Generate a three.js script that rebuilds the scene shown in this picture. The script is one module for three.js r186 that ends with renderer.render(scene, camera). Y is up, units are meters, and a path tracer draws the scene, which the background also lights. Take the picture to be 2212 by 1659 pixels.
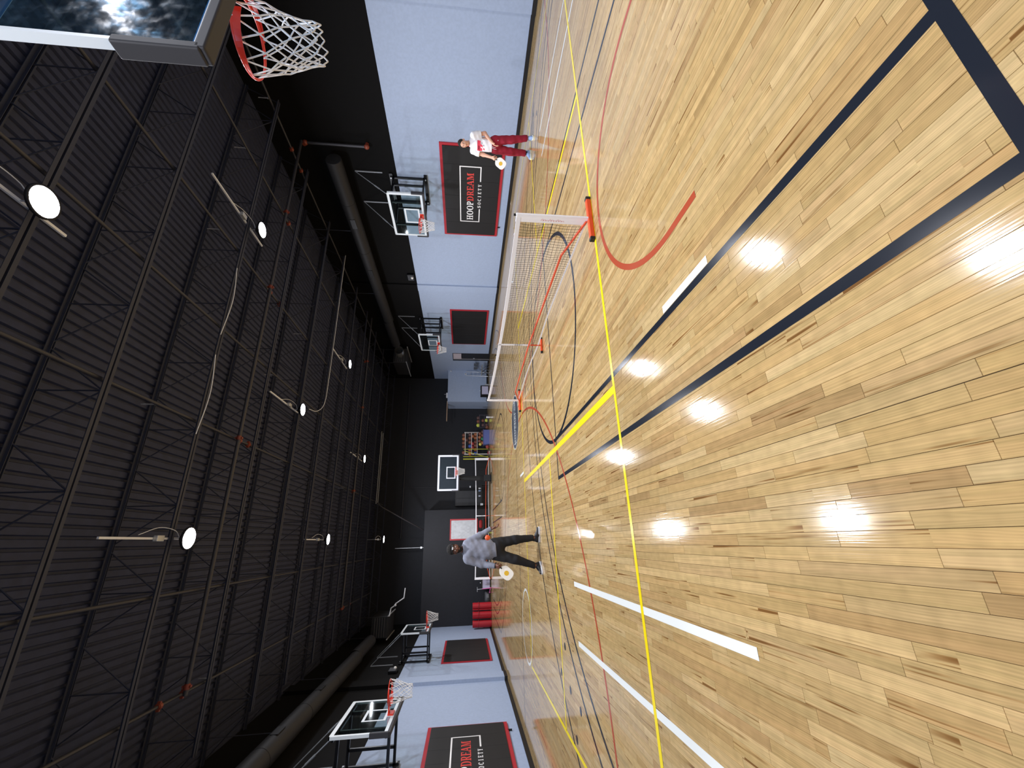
import * as THREE from 'three';
import { RectAreaLightUniformsLib } from 'three/addons/lights/RectAreaLightUniformsLib.js';
import { RoundedBoxGeometry } from 'three/addons/geometries/RoundedBoxGeometry.js';
import { TextGeometry } from 'three/addons/geometries/TextGeometry.js';
import { FontLoader } from 'three/addons/loaders/FontLoader.js';
import { mergeGeometries } from 'three/addons/utils/BufferGeometryUtils.js';

// ---------------------------------------------------------------- camera, exposure
const scene = new THREE.Scene();
scene.background = new THREE.Color(0x000000);
const CAM = { f: 887.63, yaw: 0.365788, pitch: -0.110346, roll: 0.009452, pos: new THREE.Vector3(-3.3164, 1.4591, 0.6524) };
const camera = new THREE.PerspectiveCamera(2 * Math.atan(829.5 / CAM.f) * 180 / Math.PI, 2212 / 1659, 0.05, 100);
{ // the phone was held on its side: the picture's up is the hall's right
  const { yaw, pitch, roll } = CAM;
  CAM.fwd = new THREE.Vector3(Math.sin(yaw) * Math.cos(pitch), Math.sin(pitch), -Math.cos(yaw) * Math.cos(pitch));
  const r0 = new THREE.Vector3(Math.cos(yaw), 0, Math.sin(yaw)), u0 = new THREE.Vector3().crossVectors(r0, CAM.fwd);
  CAM.r = r0.clone().multiplyScalar(Math.cos(roll)).addScaledVector(u0, Math.sin(roll));
  CAM.u = u0.clone().multiplyScalar(Math.cos(roll)).addScaledVector(r0, -Math.sin(roll));
  camera.position.copy(CAM.pos);
  camera.up.copy(CAM.r);
  camera.lookAt(CAM.pos.clone().add(CAM.fwd));
}
scene.add(camera);
const renderer = new THREE.WebGLRenderer({ antialias: true });
renderer.toneMapping = THREE.LinearToneMapping;
renderer.toneMappingExposure = 1.36;
renderer.shadowMap.enabled = true;
RectAreaLightUniformsLib.init();
const LAMP_POWER = 700;            // radiance of one high-bay lamp
const LAMP_COLOR = 0xf4f6ff;
const LAMPS = [[0.25, 6.0, -3.3], [-3.12, 6.0, -7.15], [3.3, 6.0, -7.2], [0.28, 6.0, -10.9], [3.33, 6.0, -14.7], [-3.1, 6.0, -14.6],
  [0.33, 6.0, -18.5], [-3.07, 5.55, -22.2], [3.35, 6.0, 0.9], [-3.1, 6.0, 0.6]];

// ---------------------------------------------------------------- helpers
function rng(seed) { let a = seed >>> 0; return () => { a = (a + 0x6D2B79F5) >>> 0; let t = a; t = Math.imul(t ^ (t >>> 15), t | 1); t ^= t + Math.imul(t ^ (t >>> 7), t | 61); return ((t ^ (t >>> 14)) >>> 0) / 4294967296; }; }
const V = (x, y, z) => new THREE.Vector3(x, y, z);
const used = {};
function numbered(n) { const k = used[n] = (used[n] ?? -1) + 1; return k ? `${n}_${String(k).padStart(3, '0')}` : n; }
function mat(color, roughness = 0.6, metalness = 0, more = {}) { return new THREE.MeshPhysicalMaterial({ color, roughness, metalness, ...more }); }
function soft(g) { const o = g.index ? g.toNonIndexed() : g; for (const k of Object.keys(o.attributes)) if (!['position', 'normal', 'uv', 'color'].includes(k)) o.deleteAttribute(k); return o; }
function merge(list) { return list.length === 1 ? soft(list[0]) : mergeGeometries(list.map(soft)); }
function mesh(name, geos, material, parent = null) {
  const m = new THREE.Mesh(Array.isArray(geos) ? merge(geos) : geos, material);
  m.name = parent ? name : numbered(name); m.castShadow = m.receiveShadow = true;
  (parent || scene).add(m); return m;
}
function tag(o, label, category, group) { o.userData.label = label; o.userData.category = category; if (group) o.userData.group = group; return o; }
function thing(name, label, category, pos = [0, 0, 0], turn = 0, group) {
  const o = new THREE.Group(); o.name = numbered(name); o.position.set(...pos); o.rotation.y = turn; scene.add(o);
  return tag(o, label, category, group);
}
function struct(name, geos, material, label) { const m = mesh(name, geos, material); m.userData.kind = 'structure'; if (label) m.userData.label = label; return m; }
function copyOf(root, pos, turn, label, group) {
  const r = root.clone(); r.userData = { ...root.userData }; r.name = numbered(root.name.replace(/_\d{3}$/, '')); r.position.set(...pos); r.rotation.y = turn;
  if (label) r.userData.label = label; if (group) r.userData.group = group; scene.add(r); return r;
}
function box(w, h, d, x = 0, y = 0, z = 0, ry = 0, rx = 0, rz = 0) { const g = new THREE.BoxGeometry(w, h, d); if (rx) g.rotateX(rx); if (rz) g.rotateZ(rz); if (ry) g.rotateY(ry); g.translate(x, y, z); return g; }
function rbox(w, h, d, r, x = 0, y = 0, z = 0, seg = 2) { const g = new RoundedBoxGeometry(w, h, d, seg, r); g.translate(x, y, z); return g; }
function span(x0, x1, y0, y1, z0, z1) { return box(Math.abs(x1 - x0), Math.abs(y1 - y0), Math.abs(z1 - z0), (x0 + x1) / 2, (y0 + y1) / 2, (z0 + z1) / 2); }
function rod(a, b, r, n = 8, r2 = r) {
  const A = V(...a), B = V(...b), d = B.clone().sub(A), g = new THREE.CylinderGeometry(r2, r, d.length(), n);
  g.applyQuaternion(new THREE.Quaternion().setFromUnitVectors(V(0, 1, 0), d.clone().normalize()));
  const c = A.add(B).multiplyScalar(0.5); g.translate(c.x, c.y, c.z); return g;
}
function bar(a, b, w, h) { // square tube from a to b
  const A = V(...a), B = V(...b), d = B.clone().sub(A), g = new THREE.BoxGeometry(w, h, d.length()), m = new THREE.Matrix4().lookAt(B, A, Math.abs(d.y) / d.length() > 0.98 ? V(0, 0, 1) : V(0, 1, 0));
  g.applyMatrix4(m); const c = A.add(B).multiplyScalar(0.5); g.translate(c.x, c.y, c.z); return g;
}
function tube(pts, r, seg = 24, rad = 6, closed = false, tension = 0.5) { return new THREE.TubeGeometry(new THREE.CatmullRomCurve3(pts.map((p) => V(...p)), closed, 'catmullrom', tension), seg, r, rad, closed); }
function poly(pts, r, n = 8) { const l = []; for (let i = 1; i < pts.length; i++) { l.push(rod(pts[i - 1], pts[i], r, n)); if (i < pts.length - 1) { const s = new THREE.SphereGeometry(r, n, 6); s.translate(...pts[i]); l.push(s); } } return l; }
function ball(r, x, y, z, a = 16, b = 12) { const g = new THREE.SphereGeometry(r, a, b); g.translate(x, y, z); return g; }
function lathe(prof, n = 32) { return new THREE.LatheGeometry(prof.map((p) => new THREE.Vector2(...p)), n); }

// periodic value noise for textures
function noiseTable(seed) { const r = rng(seed), t = new Float32Array(65536); for (let i = 0; i < 65536; i++) t[i] = r(); return t; }
const NT = noiseTable(7);
const sm = (t) => t * t * (3 - 2 * t), lerp = (a, b, t) => a + (b - a) * t, clamp = (x, a, b) => Math.min(b, Math.max(a, x));
function vn(x, y, px, py, s = 0) {
  const xi = Math.floor(x), yi = Math.floor(y), fx = sm(x - xi), fy = sm(y - yi), h = (a, b) => NT[((((a % px) + px) % px) * 157 + (((b % py) + py) % py) * 1031 + s * 7919) & 65535];
  return lerp(lerp(h(xi, yi), h(xi + 1, yi), fx), lerp(h(xi, yi + 1), h(xi + 1, yi + 1), fx), fy);
}
function fbm(x, y, p, oct = 4, s = 0) { let v = 0, a = 0.5, f = 1; for (let i = 0; i < oct; i++) { v += a * vn(x * f, y * f, p * f, p * f, s + i * 13); a *= 0.5; f *= 2; } return v / (1 - 0.5 ** oct); }
function tex(w, h, fn, srgb = true) {
  const d = new Uint8Array(w * h * 4);
  for (let j = 0; j < h; j++) for (let i = 0; i < w; i++) { const c = fn(i / w, j / h), k = (j * w + i) * 4; d[k] = clamp(c[0], 0, 255); d[k + 1] = clamp(c[1], 0, 255); d[k + 2] = clamp(c[2], 0, 255); d[k + 3] = 255; }
  const t = new THREE.DataTexture(d, w, h, THREE.RGBAFormat); t.wrapS = t.wrapT = THREE.RepeatWrapping; t.magFilter = THREE.LinearFilter; t.minFilter = THREE.LinearMipmapLinearFilter; t.generateMipmaps = true;
  if (srgb) t.colorSpace = THREE.SRGBColorSpace; t.needsUpdate = true; return t;
}
function metreUV(g, s) { // box-projected uv, s metres for one repeat
  const o = soft(g), p = o.attributes.position, n = o.attributes.normal, uv = new Float32Array(p.count * 2);
  for (let i = 0; i < p.count; i++) { const ax = Math.abs(n.getX(i)), ay = Math.abs(n.getY(i)), az = Math.abs(n.getZ(i)), x = p.getX(i), y = p.getY(i), z = p.getZ(i);
    const [a, b] = ax >= ay && ax >= az ? [z, y] : ay >= az ? [x, z] : [x, y]; uv[2 * i] = a / s; uv[2 * i + 1] = b / s; }
  o.setAttribute('uv', new THREE.BufferAttribute(uv, 2)); return o;
}

// ---------------------------------------------------------------- textures and materials
const woodMap = tex(512, 1024, (u, v) => { // 0.25 m across, 2 m along the board
  const w = fbm(u * 4, v * 3, 4, 3, 1) * 2, fine = fbm(u * 64 + w, v * 6, 64, 3, 3), mid = fbm(u * 16 + w * 1.5, v * 3, 16, 3, 9);
  const rings = 0.5 + 0.5 * Math.sin((u * 26 + 5 * fbm(u * 4, v * 4, 4, 3, 21)) * Math.PI * 2), curl = fbm(u * 6, v * 48, 6, 2, 31);
  const streak = Math.pow(clamp((fbm(u * 20 + w * 0.5, v * 5, 20, 2, 41) - 0.70) * 5, 0, 1), 1.4);
  const k = 1 - 0.10 * (1 - fine) - 0.12 * (1 - mid) - 0.05 * rings - 0.07 * curl;
  return [255 * k * (1 - 0.32 * streak), 255 * k * (1 - 0.42 * streak) * (1 - 0.03 * mid), 255 * k * (1 - 0.5 * streak)];
});
const woodBump = tex(512, 512, (u, v) => { const k = 255 * (0.55 * fbm(u * 8, v * 8, 8, 4, 5) + 0.45 * fbm(u * 48, v * 12, 48, 2, 15)); return [k, k, k]; }, false);
const wallMap = tex(256, 256, (u, v) => { const k = 240 + 15 * fbm(u * 32, v * 32, 32, 3, 2); return [k, k, k]; });
const darkMap = tex(256, 256, (u, v) => { const k = 200 + 55 * fbm(u * 16, v * 16, 16, 4, 4); return [k, k, k]; });
const smudge = tex(512, 512, (u, v) => { const s = clamp((fbm(u * 26 + 2 * fbm(u * 4, v * 4, 4, 2, 61), v * 26 + 2 * fbm(u * 4, v * 4, 4, 2, 71), 26, 3, 51) - 0.40) * 2.6, 0, 1), t = fbm(u * 40 + 3 * fbm(u * 8, v * 8, 8, 2, 83), v * 14, 40, 3, 81), k = 255 * (0.06 + 0.10 * t * t + 0.14 * s * t); return [k, k, k]; }, false);
const clothMap = tex(256, 256, (u, v) => { const k = 215 + 40 * fbm(u * 12, v * 12, 12, 4, 91); return [k, k, k]; });
const M = {
  wood: new THREE.MeshPhysicalMaterial({ color: 0xffffff, vertexColors: true, map: woodMap, roughness: 0.085, specularIntensity: 0.75, bumpMap: woodBump, bumpScale: 0.00022 }),
  subfloor: mat(0x2a1c10, 0.9),
  paintBlack: mat(0x1f232b, 0.12), paintYellow: mat(0xf2d81e, 0.15), paintRed: mat(0xa84a30, 0.15), paintWhite: mat(0xe6e8e2, 0.15),
  wallGrey: mat(0xa4b4ce, 0.75, 0, { map: wallMap }),
  wallBlack: mat(0x060607, 0.9, 0, { specularIntensity: 0.4, map: darkMap }),
  backPanel: mat(0x171a22, 0.7, 0, { map: darkMap }),
  base: mat(0x121214, 0.5), deck: mat(0x2e3550, 0.75, 0, { map: darkMap }), steel: mat(0x1a1a1e, 0.55, 0.2), joist: mat(0x2f3342, 0.6, 0.1),
  pipe: mat(0x3c3c41, 0.5, 0.3), coupling: mat(0x7c3624, 0.5), galv: mat(0xc9ccd0, 0.4, 0.6), whitePaint: mat(0xdcdfe4, 0.4), duct: mat(0x1f1f21, 0.6, 0.1, { map: darkMap }), foil: mat(0xb9b9b4, 0.3, 0.9),
  blackSteel: mat(0x111114, 0.35, 0.3), chairGrey: mat(0x5c6066, 0.45, 0.3), grey: mat(0x8d9196, 0.5, 0.3), darkGrey: mat(0x3b3c40, 0.6),
  glass: new THREE.MeshPhysicalMaterial({ color: 0xe9f2f0, roughness: 0.03, transmission: 1, thickness: 0, ior: 1.5 }),
  smudgedGlass: new THREE.MeshPhysicalMaterial({ color: 0xaccbe0, roughness: 1, roughnessMap: smudge, transmission: 1, thickness: 0, ior: 1.5, specularIntensity: 0.7 }),
  boardWhite: mat(0xd4dce0, 0.45), rim: mat(0xd2331f, 0.35), netCord: mat(0xe4e4e2, 0.85), padBlack: mat(0x17181b, 0.6), bumper: mat(0x2f2f33, 0.65),
  matBlack: mat(0x131315, 0.62, 0, { map: clothMap }), matRed: mat(0xb02330, 0.5), logoWhite: mat(0xf2f2f2, 0.6), logoRed: mat(0xd8403a, 0.6),
  orange: mat(0xe8501f, 0.45), cap: mat(0x151515, 0.5), sleeve: mat(0xfafbff, 0.7), tape: mat(0xf4f5fa, 0.7), meshCord: mat(0x35301f, 0.8), sleevePrint: mat(0xd98a86, 0.7),
  lens: new THREE.MeshStandardMaterial({ color: 0xffffff, emissive: LAMP_COLOR, emissiveIntensity: 14, roughness: 0.5 }),
};
const font = await new FontLoader().loadAsync('fonts/droid/droid_serif_bold.typeface.json');

// ---------------------------------------------------------------- lamps
function makeLamp([x, y, z], label) {
  const t = thing('high_bay_light', label, 'ceiling light', [x, y, z], 0, 'high bay lamps under the roof joists');
  mesh('housing', [lathe([[0, 0.13], [0.05, 0.13], [0.06, 0.08], [0.15, 0.06], [0.185, 0.03], [0.185, 0], [0.165, 0], [0.165, 0.012], [0, 0.012]])], M.steel, t);
  mesh('lens', [new THREE.CylinderGeometry(0.163, 0.163, 0.006, 28).translate(0, 0.004, 0)], M.lens, t);
  mesh('hook', [rod([0, 0.13, 0], [0, 0.235, 0], 0.008)], M.galv, t);
  mesh('mounting_strut', [y < 5.9 ? span(-0.016, 0.016, 0.235, 0.262, -1.3, 0.9) : span(-0.016, 0.016, 0.235, 0.262, -0.55, 1.5)], M.whitePaint, t);
  mesh('driver_box', [rbox(0.09, 0.07, 0.16, 0.01, 0, 0.2, 0.42)], M.galv, t);
  mesh('power_cable', [tube([[0, 0.14, 0.02], [0.12, 0.17, 0.12], [0.16, 0.24, 0.4], [0.05, 0.28, 0.75]], 0.006, 16, 5)], M.whitePaint, t);
  if (y < 5.9) for (const q of [-1.25, 0.8]) mesh('drop_rod', [rod([0, 0.26, q], [0, 0.7, q], 0.008)], M.galv, t);
  const L = new THREE.RectAreaLight(LAMP_COLOR, LAMP_POWER, 0.3, 0.3); L.name = 'lamp_glow'; L.rotation.x = -Math.PI / 2; L.position.y = -0.012; t.add(L);
  return t;
}
['above the net end closest to the baseline goal', 'above the man in grey sweatshirt', 'between the net and the young man in red trousers', 'above the round logo on the centre line', 'in front of the pilaster near the black door', 'one bay behind the lamp over the man in grey', 'above the approach to the lowered goal', 'in front of the whiteboard wall', 'behind the baseline goal on the door side', 'behind the baseline away from the door'].forEach((w, i) => makeLamp(LAMPS[i], 'round lit lamp hanging ' + w));

// ---------------------------------------------------------------- floor: maple boards laid along the hall
const X0 = -7.67, X1 = 7.67, ZB = -27.1, ZF = 3.6, ROOF = 7.12, GREY = 3.72;
const floor = struct('floor', [span(X0 - 0.2, X1 + 0.2, -0.16, -0.004, ZB - 0.2, ZF + 0.2)], M.subfloor, 'varnished maple sports floor with painted court lines');
{
  const r = rng(11), W = 0.0572, boards = [], SEAM = -2.93;
  const tones = [[0.70, 0.478, 0.218], [0.74, 0.515, 0.245], [0.67, 0.448, 0.198], [0.71, 0.495, 0.24], [0.61, 0.395, 0.175], [0.76, 0.545, 0.275], [0.68, 0.465, 0.225], [0.56, 0.36, 0.165]];
  const wts = [0.22, 0.42, 0.56, 0.70, 0.80, 0.89, 0.96, 1];
  const rows = Math.floor((X1 - X0) / W);
  for (let i = 0; i <= rows; i++) {
    const xa = X0 + i * W, xb = Math.min(X1, xa + W); if (xb - xa < 0.01) continue;
    let z = ZF - r() * 0.8; if (z < ZF) boards.push([xa, xb, z, ZF]);
    while (z > ZB) { const q = r(), len = q < 0.25 ? 0.22 + r() * 0.25 : q < 0.8 ? 0.4 + r() * 0.5 : 0.9 + r() * 0.7, z2 = Math.max(ZB, z - len); boards.push([xa, xb, z2, z]); z = z2; }
  }
  const project = (x, z) => { const d = V(x, 0, z).sub(CAM.pos), Z = d.dot(CAM.fwd); return [CAM.f * d.dot(CAM.r) / Math.max(Z, 0.05), -CAM.f * d.dot(CAM.u) / Math.max(Z, 0.05), Z]; };
  for (const b of boards) {
    const q = [[b[0], b[2]], [b[1], b[2]], [b[1], b[3]], [b[0], b[3]]].map((p) => project(...p));
    let area = 0;
    if (q.every((p) => p[2] > 0.2)) { const c = q.map((p) => [clamp(p[0], -829, 829), clamp(p[1], -1106, 1106)]); for (let k = 0; k < 4; k++) { const [a, e] = [c[k], c[(k + 1) % 4]]; area += a[0] * e[1] - e[0] * a[1]; } }
    b.area = Math.abs(area) / 2;
    const t = r(), k = wts.findIndex((w) => t <= w), s = 0.92 + r() * 0.16; b.tone = tones[k].map((c, n) => c * s * [1.0, 1.03, 0.93][n]); b.off = [r(), r()]; b.dy = (r() - 0.5) * 0.0003;
  }
  const order = boards.map((_, i) => i).sort((a, b) => boards[b].area - boards[a].area), big = new Set(order.slice(0, 300));
  function boardArrays(b, P, N, U, C) {
    const [xa, xb, za, zb] = b, g = 0.0004 + (Math.abs(xa - SEAM) < W * 0.6 ? 0.0012 : 0), e = 0.0007, y = b.dy, yb = -0.0035;
    const xs = [xa + g, xb - 0.0004], zs = [za + 0.0004, zb - 0.0004];
    const T = [[xs[0] + e, y, zs[1] - e], [xs[1] - e, y, zs[1] - e], [xs[1] - e, y, zs[0] + e], [xs[0] + e, y, zs[0] + e]], B = [[xs[0], yb, zs[1]], [xs[1], yb, zs[1]], [xs[1], yb, zs[0]], [xs[0], yb, zs[0]]];
    const quad = (a, b2, c, d, n) => { for (const p of [a, b2, c, a, c, d]) { P.push(...p); N.push(...n); U.push(p[0] / 0.25 + b.off[0], p[2] / 2 + b.off[1]); C.push(...b.tone); } };
    quad(T[0], T[1], T[2], T[3], [0, 1, 0]);
    quad(B[0], B[1], T[1], T[0], [0, 0.3, 0.95]); quad(B[1], B[2], T[2], T[1], [0.95, 0.3, 0]); quad(B[2], B[3], T[3], T[2], [0, 0.3, -0.95]); quad(B[3], B[0], T[0], T[3], [-0.95, 0.3, 0]);
  }
  function geo(P, N, U, C) { const g = new THREE.BufferGeometry(); g.setAttribute('position', new THREE.Float32BufferAttribute(P, 3)); g.setAttribute('normal', new THREE.Float32BufferAttribute(N, 3)); g.setAttribute('uv', new THREE.Float32BufferAttribute(U, 2)); g.setAttribute('color', new THREE.Float32BufferAttribute(C, 3)); return g; }
  const P = [], N = [], U = [], C = [];
  boards.forEach((b, i) => { if (big.has(i)) { const p = [], n = [], u = [], c = []; boardArrays(b, p, n, u, c); mesh('plank', geo(p, n, u, c), M.wood, floor); } else boardArrays(b, P, N, U, C); });
  const rest = mesh('plank_field', geo(P, N, U, C), M.wood, floor); rest.userData.kind = 'stuff'; rest.userData.label = 'the rest of the narrow maple planks';
}
// painted lines
function strip(x0, x1, z0, z1, y) { const g = new THREE.PlaneGeometry(Math.abs(x1 - x0), Math.abs(z1 - z0)); g.rotateX(-Math.PI / 2); g.translate((x0 + x1) / 2, y, (z0 + z1) / 2); return g; }
function arc(cx, cz, r, w, a0, a1, y, n = 96) { const g = new THREE.RingGeometry(r - w / 2, r + w / 2, n, 1, a0, a1 - a0); g.rotateX(-Math.PI / 2); g.translate(cx, y, cz); return g; }
const PI = Math.PI, YB = 0.0009, YR = 0.0012, YW = 0.0015, YY = 0.0019, LW = 0.05;
for (const s of [1, -1]) { // s = 1: the end by the camera, -1: the far end
  const zc = -11.2, zz = (z) => s > 0 ? z : 2 * zc - z, up = (a, b) => s > 0 ? [a, b] : [-b, -a];
  mesh('baseline', [strip(-7.45, 7.45, zz(0), zz(0.05), YB)], M.paintBlack, floor);
  for (const x of [-2.42, -1.80, 1.80, 2.42]) mesh('lane_line', [strip(x - 0.027, x + 0.027, zz(0), zz(-5.84), YB)], M.paintBlack, floor);
  mesh('free_throw_line', [strip(-2.445, 2.445, zz(-5.79), zz(-5.84), YB + 0.0001)], M.paintBlack, floor);
  mesh('free_throw_circle', [arc(0, zz(-5.82), 1.80, 0.06, 0, 2 * PI, YB + 0.0002)], M.paintBlack, floor);
  for (const [r, xs] of [[6.05, 6.05], [6.38, 6.38], [7.28, 6.72]]) { // three point arcs with their straight ends
    const ph = Math.acos(xs / r), zs = zz(-1.6 - r * Math.sin(ph)); const [a0, a1] = up(ph, PI - ph);
    mesh('three_point_line', [arc(0, zz(-1.6), r, LW, a0, a1, YB), strip(-xs - 0.025, -xs + 0.025, zs, zz(0), YB), strip(xs - 0.025, xs + 0.025, zs, zz(0), YB)], M.paintBlack, floor);
  }
  { const [a0, a1] = up(0, PI);
    mesh('restricted_arc', [arc(0, zz(-1.6), 1.255, 0.055, a0, a1, YR), strip(-1.2825, -1.2275, zz(-1.6), zz(-1.25), YR), strip(1.2275, 1.2825, zz(-1.6), zz(-1.25), YR)], M.paintRed, floor); }
  for (const q of [-1, 1]) {
    if (s > 0) { for (const x of [3.885, 4.575]) mesh('shooting_line', [strip(q * x - 0.03, q * x + 0.03, -5.32, -1.6, YW)], M.paintWhite, floor); }
    if (s > 0 && q < 0) mesh('block_mark', [strip(q * 1.71, q * 1.77, zz(-1.29), zz(-1.89), YW)], M.paintWhite, floor);
    for (const [dx, dz] of [[0, 0], [0.48, -0.18], [0.08, -0.54], [-0.08, 0.51], [-0.48, 0.19]]) mesh('floor_dot', [new THREE.CircleGeometry(0.05, 20).rotateX(-PI / 2).translate(q * (5.26 - dx), YB + 0.0003, zz(-5.99 + dz))], M.paintBlack, floor);
  }
}
mesh('half_court_line', [strip(-7.45, 7.45, -11.175, -11.225, YB)], M.paintBlack, floor);
for (const q of [-1, 1]) { // courts across the hall, one for each side basket
  for (const zc of [-10.05]) {
    mesh('side_three_point_line', [arc(q * 6.15, zc, 5.945, 0.05, q > 0 ? PI / 2 : -PI / 2, q > 0 ? 1.5 * PI : PI / 2, YR, 160), strip(q * 6.15, q * 7.45, zc - 5.97, zc - 5.92, YR), strip(q * 6.15, q * 7.45, zc + 5.92, zc + 5.97, YR)], M.paintRed, floor);
    mesh('white_ring', [arc(q * 5.18, zc - 0.15, 0.75, 0.05, 0, 2 * PI, YW)], M.paintWhite, floor);
  }
}
mesh('sideline_mark', [strip(-1.69, -1.75, -9.74, -10.43, YW)], M.paintWhite, floor);
for (const [x, z] of [[0.03, -8.43], [-0.405, -8.175], [-0.4, -8.70]]) mesh('floor_dash', [strip(x - 0.045, x + 0.045, z - 0.03, z + 0.03, YB + 0.0003)], M.paintBlack, floor);
{ // yellow pickleball court across the hall
  const y = YY, w = 0.027, m = M.paintYellow;
  for (const z of [-3.045, -9.68]) mesh('pickleball_sideline', [strip(-5.9, 6.3, z - w, z + w, y)], m, floor);
  for (const x of [-5.87, 6.27]) mesh('pickleball_baseline', [strip(x - w, x + w, -9.68, -3.045, y)], m, floor);
  for (const x of [-1.94, 2.34]) mesh('kitchen_line', [strip(x - 0.042, x + 0.042, -9.65, -3.07, y + 0.0001)], m, floor);
  mesh('pickleball_centre_line', [strip(-5.87, -1.94, -6.40, -6.45, y)], m, floor); mesh('pickleball_centre_line', [strip(2.34, 6.27, -6.33, -6.38, y)], m, floor);
}
{ // round logo painted on the centre spot
  const c = mesh('centre_logo', [new THREE.CircleGeometry(0.8, 64).rotateX(-PI / 2).translate(0, YW + 0.0008, -11.22)], mat(0x2b323d, 0.3), floor);
  mesh('logo_edge', [arc(0, -11.22, 0.80, 0.025, 0, 2 * PI, YW + 0.0010)], M.paintWhite, c);
  const flat = (str, size, x, z, m) => { const g = new TextGeometry(str, { font, size, depth: 0.0005, curveSegments: 4 }); g.computeBoundingBox(); const b = g.boundingBox; g.translate(-(b.min.x + b.max.x) / 2, 0, 0); g.rotateX(-PI / 2); g.translate(x, YW + 0.001, z); return mesh('logo_text', g, m, c); };
  flat('HOOPDREAM', 0.145, 0, -11.18, M.paintWhite); flat('SOCIETY', 0.08, 0, -10.98, M.paintWhite);
  mesh('logo_frame', [strip(-0.66, 0.66, -11.46, -11.435, YW + 0.001), strip(-0.66, -0.635, -11.46, -11.0, YW + 0.001), strip(0.635, 0.66, -11.46, -11.0, YW + 0.001), strip(-0.66, -0.3, -11.025, -11.0, YW + 0.001), strip(0.3, 0.66, -11.025, -11.0, YW + 0.001)], M.paintWhite, c);
}

// ---------------------------------------------------------------- walls
const T = 0.2;
const wallUV = (g) => metreUV(g, 1.5);
struct('wall_right', [wallUV(merge([span(X1, X1 + T, 0, GREY, ZB, -23.86), span(X1, X1 + T, 2.34, GREY, -23.86, -22.76), span(X1, X1 + T, 0, GREY, -22.76, ZF)]))], M.wallGrey, 'pale grey painted lower wall with the door');
struct('wall_right_upper', [wallUV(span(X1, X1 + T, GREY, ROOF + 0.1, ZB, ZF))], M.wallBlack, 'black painted upper wall above the grey wall with the door');
struct('wall_left', [wallUV(span(X0 - T, X0, 0, GREY, ZB, ZF))], M.wallGrey, 'pale grey painted lower wall behind the red rolled mats');
struct('wall_left_upper', [wallUV(span(X0 - T, X0, GREY, ROOF + 0.1, ZB, ZF))], M.wallBlack, 'black painted upper wall above the red rolled mats');
struct('wall_back', [wallUV(span(X0 - T, X1 + T, 0, ROOF + 0.1, ZB - T, ZB))], M.backPanel, 'black end wall behind the ball racks');
struct('wall_front', [wallUV(span(X0 - T, X1 + T, 0, ROOF + 0.1, ZF, ZF + T))], M.wallGrey, 'end wall behind the camera');
struct('wall_store', [wallUV(span(X0, -1.47, 0, 3.87, ZB, -25.6))], M.backPanel, 'dark blue-black store room front with a whiteboard on it');
const ZP = -25.55;
struct('wall_office', [wallUV(merge([span(5.42, X1, 0, 2.70, ZP - 0.12, ZP), span(5.42, 5.54, 0, 2.70, ZB, ZP - 0.12), span(5.54, X1, 2.6, 2.70, ZB, ZP - 0.12)]))], M.wallGrey, 'low pale grey partition in the corner');
struct('baseboard_right', [span(X1 - 0.02, X1, 0, 0.1, ZB, -23.86), span(X1 - 0.02, X1, 0, 0.1, -22.76, ZF)], M.base);
struct('baseboard_left', [span(X0, X0 + 0.02, 0, 0.1, -25.6, ZF)], M.base);
struct('baseboard_back', [span(-1.47, 5.42, 0, 0.1, ZB, ZB + 0.02)], M.base);
struct('baseboard_office', [span(5.42, X1 - 0.02, 0, 0.1, ZP, ZP + 0.02)], M.base);
struct('baseboard_store', [span(X0, -1.47, 0, 0.08, -25.6, -25.58)], M.base);
const pil = (n, x0, x1, z0, z1) => { const t = struct(n, [wallUV(span(x0, x1, 0.1, GREY, z0, z1))], M.wallGrey, 'pilaster standing out from the grey side wall'); mesh('upper_pilaster', [wallUV(span(x0, x1, GREY, ROOF, z0, z1))], M.wallBlack, t); mesh('pilaster_base', [span(x0 - 0.012, x1 + 0.012, 0, 0.1, z0 - 0.012, z1 + 0.012)], M.base, t); };
pil('trim_1', X1 - 0.07, X1, -15.92, -15.46); pil('trim_2', X1 - 0.07, X1, -4.86, -4.40); pil('trim_3', X0, X0 + 0.11, -16.25, -15.62); pil('trim_4', X0, X0 + 0.11, -5.1, -4.5);
{ // door with a pale panel above it
  const d = struct('door_1', [span(X1 + 0.02, X1 + 0.07, 0.01, 1.75, -23.62, -22.80)], M.padBlack, 'black door leaf under a pale panel at the end of the grey wall');
  mesh('transom_panel', [span(X1 + 0.02, X1 + 0.06, 1.80, 2.31, -23.62, -22.80)], mat(0xcabfc6, 0.7), d);
  mesh('door_frame', [span(X1 - 0.01, X1 + 0.14, 0, 2.34, -22.80, -22.76), span(X1 - 0.01, X1 + 0.14, 0, 2.34, -23.86, -23.70), span(X1 - 0.01, X1 + 0.14, 2.31, 2.34, -23.86, -22.76)], M.base, d);
  mesh('edge_strip', [span(X1 - 0.005, X1 + 0.1, 0.02, 2.31, -23.70, -23.62)], mat(0xb9b3b0, 0.3, 0.7), d);
  mesh('door_back', [span(X1 + 0.12, X1 + 0.16, 0, 2.34, -23.86, -22.76)], M.base, d);
  mesh('push_plate', [span(X1 + 0.005, X1 + 0.02, 0.95, 1.05, -23.58, -23.5)], M.galv, d);
}

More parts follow.
